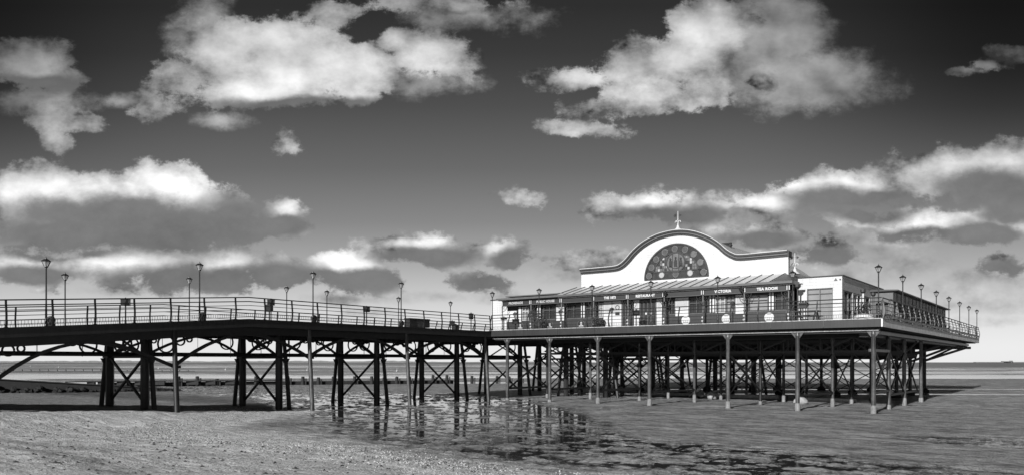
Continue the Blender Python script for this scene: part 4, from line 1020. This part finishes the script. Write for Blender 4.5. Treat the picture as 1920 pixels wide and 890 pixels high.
# weed and shell litter strewn over the upper beach
mb = MB(); rr = random.Random(21)
for i in range(5200):
    d = 12+26*rr.random()**.8; a = R(rr.uniform(-40, 38)); X, Y = d*math.sin(a), d*math.cos(a)
    dx, dy = X-CX, Y-CY; x = RC*dx+RS*dy; y = -RS*dx+RC*dy
    k = float(yb_of(np.array([x]))[0])-y
    if k < 1.2: continue
    if rr.random() > .25+.75*float(vn(np.array([X*.5]), np.array([Y*.9]), 77)[0]): continue
    mb_s = .012+.05*rr.random()**3
    mb.v.append(None); mb.v.pop()
    mb._pos = getattr(mb, '_pos', []); mb._pos.append((X, Y, mb_s))
PX = np.array(mb._pos); HZ, _ = terrain(PX[:, 0], PX[:, 1]); mb2 = MB()
for (X, Y, s), z in zip(PX, HZ):
    a = rr.random()*3.14; c, d = math.cos(a)*s*1.6, math.sin(a)*s*1.6
    mb2.add([(X-c, Y-d, z), (X+d*.5, Y-c*.5, z), (X+c, Y+d, z), (X-d*.5, Y+c*.5, z), (X, Y, z+s*.8)], [(0,1,4),(1,2,4),(2,3,4),(3,0,4)])
o = mb2.build('beach_litter', M['weed']); tag(o, 'dark specks of weed and shell scattered over the dry sand', 'weed', kind='stuff')

# shingle thrown up along the edge of the runnel
def shingle(name, label, m, seed, cnt):
    rr = random.Random(seed); pts = []
    while len(pts) < cnt:
        x = rr.uniform(-34, 6); k = .6+2.6*rr.random()+rr.gauss(0, .8); y = float(yb_of(np.array([x]))[0])-k+.6*math.sin(x*.5)
        X, Y, _ = world(x, y)
        if vn(np.array([X*1.3]), np.array([Y*2.0]), 55)[0] < rr.random()*.9: continue
        pts.append((X, Y, .009+.022*rr.random()**2))
    A = np.array(pts); H, _d = terrain(A[:, 0], A[:, 1]); mb = MB()
    for (X, Y, s), z in zip(pts, H):
        a = rr.random()*3; c, d = math.cos(a)*s*1.3, math.sin(a)*s*1.3
        mb.add([(X-c, Y-d, z), (X+d*.8, Y-c*.8, z), (X+c, Y+d, z), (X-d*.8, Y+c*.8, z), (X+c*.2, Y, z+s)], [(0,1,4),(1,2,4),(2,3,4),(3,0,4)])
    o = mb.build(name, m); tag(o, label, 'shingle', kind='stuff')
shingle('pale_shingle', 'band of pale shells and pebbles along the edge of the wet sand', M['shell'], 31, 5200)
shingle('dark_shingle', 'dark pebbles mixed through the shingle band', M['weed'], 32, 3800)

# ------------------------------------------------------------------ light and sky
AZ = R(5.0)                                       # sunlight runs out along the pier, a touch to its left
td = Vector((-math.sin(AZ), math.cos(AZ), 0)); EL = R(22.5)
wx, wy = RC*td.x-RS*td.y, RS*td.x+RC*td.y
travel = Vector((wx*math.cos(EL), wy*math.cos(EL), -math.sin(EL)))
sl = bpy.data.lights.new('sun', 'SUN'); sl.energy = 3.9; sl.angle = R(.5); sl.color = (1, 1, 1)
so = bpy.data.objects.new('sun', sl); COL.objects.link(so); so.rotation_euler = travel.to_track_quat('-Z', 'Y').to_euler(); so.location = (-20, -30, 30)
wd = bpy.data.worlds.new('World'); scene.world = wd; wd.use_nodes = True; n = wd.node_tree.nodes; l = wd.node_tree.links
bg = n['Background']; bg.inputs['Strength'].default_value = .1
sky = n.new('ShaderNodeTexSky'); sky.sky_type = 'NISHITA'; sky.sun_disc = False; sky.sun_elevation = EL
sky.sun_rotation = math.atan2(-travel.x, -travel.y)
tc = n.new('ShaderNodeTexCoord')
def mth(op, a, b=0.0, c=None, clamp=False):
    q = n.new('ShaderNodeMath'); q.operation = op; q.use_clamp = clamp
    for i, v in enumerate((a, b) if c is None else (a, b, c)):
        if isinstance(v, (int, float)): q.inputs[i].default_value = v
        else: l.new(v, q.inputs[i])
    return q.outputs[0]
def vm(op, a, b=None, c=None):
    q = n.new('ShaderNodeVectorMath'); q.operation = op
    for i, v in enumerate((a, b, c)):
        if v is None: continue
        if isinstance(v, tuple): q.inputs[i].default_value = v
        else: l.new(v, q.inputs[i])
    return q
sp = n.new('ShaderNodeSeparateXYZ'); l.new(tc.outputs['Generated'], sp.inputs[0])
den = mth('MAXIMUM', mth('ABSOLUTE', sp.outputs[1]), .25)
ca = mth('DIVIDE', sp.outputs[0], den); cb_ = mth('DIVIDE', mth('MAXIMUM', sp.outputs[2], 0.0), den)
P0 = n.new('ShaderNodeCombineXYZ'); l.new(ca, P0.inputs[0]); l.new(cb_, P0.inputs[1]); P0 = P0.outputs[0]
def noise(vec, sc, det, rough=.55, color=False):
    q = n.new('ShaderNodeTexNoise'); q.inputs['Scale'].default_value = sc; q.inputs['Detail'].default_value = det; q.inputs['Roughness'].default_value = rough; l.new(vec, q.inputs['Vector'])
    return q.outputs['Color' if color else 'Fac']
# warp, ragged edges
stretch = vm('MULTIPLY', P0, (1, 1.35, 1)).outputs[0]
wv = vm('SUBTRACT', noise(stretch, 9, 5, .6, True), (.5, .5, .5)).outputs[0]
P = vm('ADD', P0, vm('MULTIPLY', wv, (.042, .03, 0)).outputs[0]).outputs[0]
def field(E, k0=1.0, flat=False):
    out = None
    for cx, cy, rx, ry in E:
        ax, ay = (cx-960)/1450, (678-cy)/1450; sx, sy = 1450/rx, 1450/ry
        d = vm('MULTIPLY_ADD', P, (sx, sy, 0), (-ax*sx, -ay*sy, 0)).outputs[0]
        ln = vm('LENGTH', d).outputs['Value']; kk = k0 if flat else max(.62, min(rx, ry*1.3)/45.0)*k0
        v = mth('MULTIPLY_ADD', ln, -kk, kk)
        out = v if out is None else mth('SMOOTH_MAX', out, v, .25)
    return out
BR = [(55,118,95,42),(120,145,40,26),(100,212,52,28),(155,225,42,18),(108,262,30,18),(288,198,42,26),
      (430,95,92,66),(550,120,140,72),(660,130,90,56),(480,168,105,36),(365,45,34,34),(620,32,52,26),(345,145,48,30),(810,108,90,42),(745,70,45,30),
      (850,8,120,18),(535,263,28,22),
      (1335,45,90,58),(1285,105,80,46),(1185,120,80,46),(1085,148,85,24),(1215,180,90,30),(1110,205,60,24),(1100,240,72,14),(1330,160,60,34),(1430,150,30,30),
      (1805,136,42,11),(1850,120,40,13),(1890,100,34,14),
      (60,365,115,52),(185,375,105,50),(300,362,92,52),(290,415,180,42),(410,400,68,40),(100,425,130,34),(455,425,42,22),
      (535,398,42,26),(555,415,28,20),
      (50,500,75,28),(220,492,120,28),(410,492,85,36),(340,515,110,20),(530,508,100,24),(650,502,68,30),(700,522,48,16),
      (760,462,98,22),(850,478,70,18),(940,472,46,26),(898,526,52,20),(960,360,30,14),(1003,370,26,13),
      (1130,382,36,17),(1215,380,62,26),(1300,392,60,22),(1440,382,90,18),(1560,352,92,28),(1640,342,60,26),(1770,322,115,36),(1880,318,80,44),
      (1720,412,95,24),(1800,425,85,20),(1865,408,48,20),(1905,425,40,22),(1445,440,90,20),(1550,468,55,22),(1600,400,90,14),
      (1110,480,90,13),(1890,490,48,15)]
DK = [(100,470,100,8),(330,432,170,34),(150,438,150,24),(435,412,62,30),(200,402,140,26),(525,420,50,14),(60,512,64,12),(350,522,120,16),(500,522,110,18),(690,525,64,14),(430,512,40,14),(600,524,70,12),
      (800,482,80,13),(960,486,38,15),(905,532,46,13),(1225,398,44,13),(1290,404,50,11),(1565,380,70,20),(1650,372,46,13),(1860,352,80,24),(1900,380,50,28),
      (1620,402,60,9),(1850,438,70,18),(1720,434,70,9),(1545,480,60,13),(1430,452,60,10),(1880,500,45,9),
      (600,196,150,10),(60,160,90,12)]
FA = [(1440,60,120,80),(880,30,110,24),(380,60,60,80),(1500,150,160,60),(230,185,34,10),(420,225,40,12),(800,150,70,24),(1720,480,60,22),(1800,545,90,24),(1870,570,80,18),(1600,520,80,14),(1120,500,110,22),
      (930,560,80,10),(700,585,50,10),(1690,500,90,18),(1840,520,90,16),(1780,570,70,14),(1560,495,60,14),(1900,575,50,14),(1870,600,60,10),(1500,490,60,14),(1060,520,70,12),(250,540,90,9),(830,560,110,10),(190,515,120,14),(640,560,80,9),(1390,400,120,30),(1660,440,120,24),(90,190,80,20),(1350,480,120,16)]
f1 = noise(stretch, 14, 11, .68); g1 = noise(stretch, 11, 5, .55); g2 = noise(vm('ADD', stretch, (.012, .026, 0)).outputs[0], 11, 5, .55)
f3 = noise(stretch, 5.5, 6, .6)
BR = [(a, b+4, c*1.04, d*1.28) if b > 300 else (a, b, c, d) for a, b, c, d in BR]
D = mth('ADD', field(BR), mth('MULTIPLY', mth('SUBTRACT', f1, .5), 3.0))
D = mth('ADD', D, .12)
def sstep(v, a, b, c=0.0, d=1.0):
    q = n.new('ShaderNodeMapRange'); q.interpolation_type = 'SMOOTHSTEP'
    for i, x in enumerate((a, b, c, d)): q.inputs[i+1].default_value = x
    l.new(v, q.inputs[0]); return q.outputs[0]
alpha = sstep(D, -.08, .30)
fa = mth('ADD', field(FA, .8), mth('MULTIPLY', mth('SUBTRACT', f1, .5), 2.0)); alphaf = sstep(fa, -.35, .6, 0, .7)
DKf = mth('ADD', field([(a, b, c*1.08, d*1.3) for a, b, c, d in DK], 1.0, True), mth('MULTIPLY', mth('SUBTRACT', f1, .5), 1.5)); dark = sstep(DKf, -.7, .3)
rel = mth('MULTIPLY', mth('SUBTRACT', g1, g2), 1.3)
WH = [(305,362,75,46),(540,105,130,62),(640,125,90,50),(430,95,70,45),(490,160,80,30),(800,108,62,32),(730,75,25,18),(425,482,50,20),(310,478,80,12),(640,490,45,20),(1560,348,85,20),(1420,384,60,12),(1240,372,50,12),(1740,408,75,18),(1800,420,60,12),(1900,415,30,16),(1300,60,70,45),(1280,100,50,30),(1790,315,70,20),(1870,300,60,22),(60,130,60,22),(40,350,70,26),(150,345,70,20),(220,485,60,14),(540,388,24,14),(780,455,60,10),(935,462,30,12),(1835,125,50,10),(1110,145,60,16),(1190,170,60,20)]
WHf = mth('ADD', field(WH, 1.0, True), mth('MULTIPLY', mth('SUBTRACT', f3, .5), .9)); white = sstep(WHf, -.75, .7, 0, .46)
core = mth('ADD', sstep(D, .0, 1.1, .28, .5), white)
lit = mth('ADD', core, mth('ADD', rel, mth('ADD', mth('MULTIPLY', mth('SUBTRACT', f3, .5), .3), mth('MULTIPLY', mth('SUBTRACT', f1, .5), .4))))
# dim toward the top of the sky
topdim = sstep(cb_, .20, .50, 1.0, .50)
side = sstep(mth('ABSOLUTE', mth('ADD', ca, .05)), .30, .70, 1.0, .30)
side = mth('ADD', 1.0, mth('MULTIPLY', mth('SUBTRACT', side, 1.0), sstep(cb_, .15, .4)))
lit = mth('MULTIPLY', lit, mth('MULTIPLY', topdim, side)); lit = mth('MAXIMUM', lit, .03)
shade = mth('MULTIPLY', mth('ADD', mth('ADD', .035, mth('MULTIPLY', f3, .14)), mth('MULTIPLY', f1, .12)), topdim)
def mix(f, a, b):
    q = n.new('ShaderNodeMix'); q.data_type = 'FLOAT'
    for i, v in ((0, f), (2, a), (3, b)):
        if isinstance(v, (int, float)): q.inputs[i].default_value = v
        else: l.new(v, q.inputs[i])
    return q.outputs[0]
cloud = mix(dark, lit, shade)
# clear sky, red-filter black and white: the red channel of the sky model, deepened with height
sc = n.new('ShaderNodeSeparateColor'); l.new(sky.outputs[0], sc.inputs[0])
rmp = n.new('ShaderNodeValToRGB'); l.new(mth('MULTIPLY', cb_, 2.0), rmp.inputs[0])
e = rmp.color_ramp.elements; e[0].position = 0; e[0].color = g(.74); e[1].position = 1; e[1].color = g(.03)
for p_, v_ in ((.04, .70), (.14, .56), (.25, .36), (.36, .225), (.5, .135), (.66, .075), (.8, .042), (.92, .027)): q = e.new(p_); q.color = g(v_)
SKYK = 1.0
nish = mth('MULTIPLY', sc.outputs[0], .1)
nrm = mth('ADD', .85, mth('MULTIPLY', nish, .35))
clear = mth('MULTIPLY', mth('MULTIPLY', rmp.outputs[0], nrm), side)
skyv = mix(alphaf, clear, mth('MULTIPLY', mth('ADD', sstep(cb_, .12, .3, .34, .6), rel), mth('MULTIPLY', topdim, side)))
skyv = mix(alpha, skyv, cloud)
l.new(mth('MULTIPLY', skyv, 7.6), bg.inputs['Color'])

# ------------------------------------------------------------------ camera and output
cam = bpy.data.cameras.new('camera'); co = bpy.data.objects.new('camera', cam); COL.objects.link(co); scene.camera = co
co.location = (0, 0, 3.0); co.rotation_euler = (R(90), 0, 0); cam.sensor_width = 36; cam.lens = 1450/1920*36; cam.shift_y = (678-445)/1920; cam.clip_end = 30000; cam.clip_start = .1
scene.view_settings.view_transform = 'Standard'; scene.view_settings.look = 'None'; scene.view_settings.exposure = .6; scene.view_settings.gamma = 1
scene.render.resolution_x = 1024; scene.render.resolution_y = 474
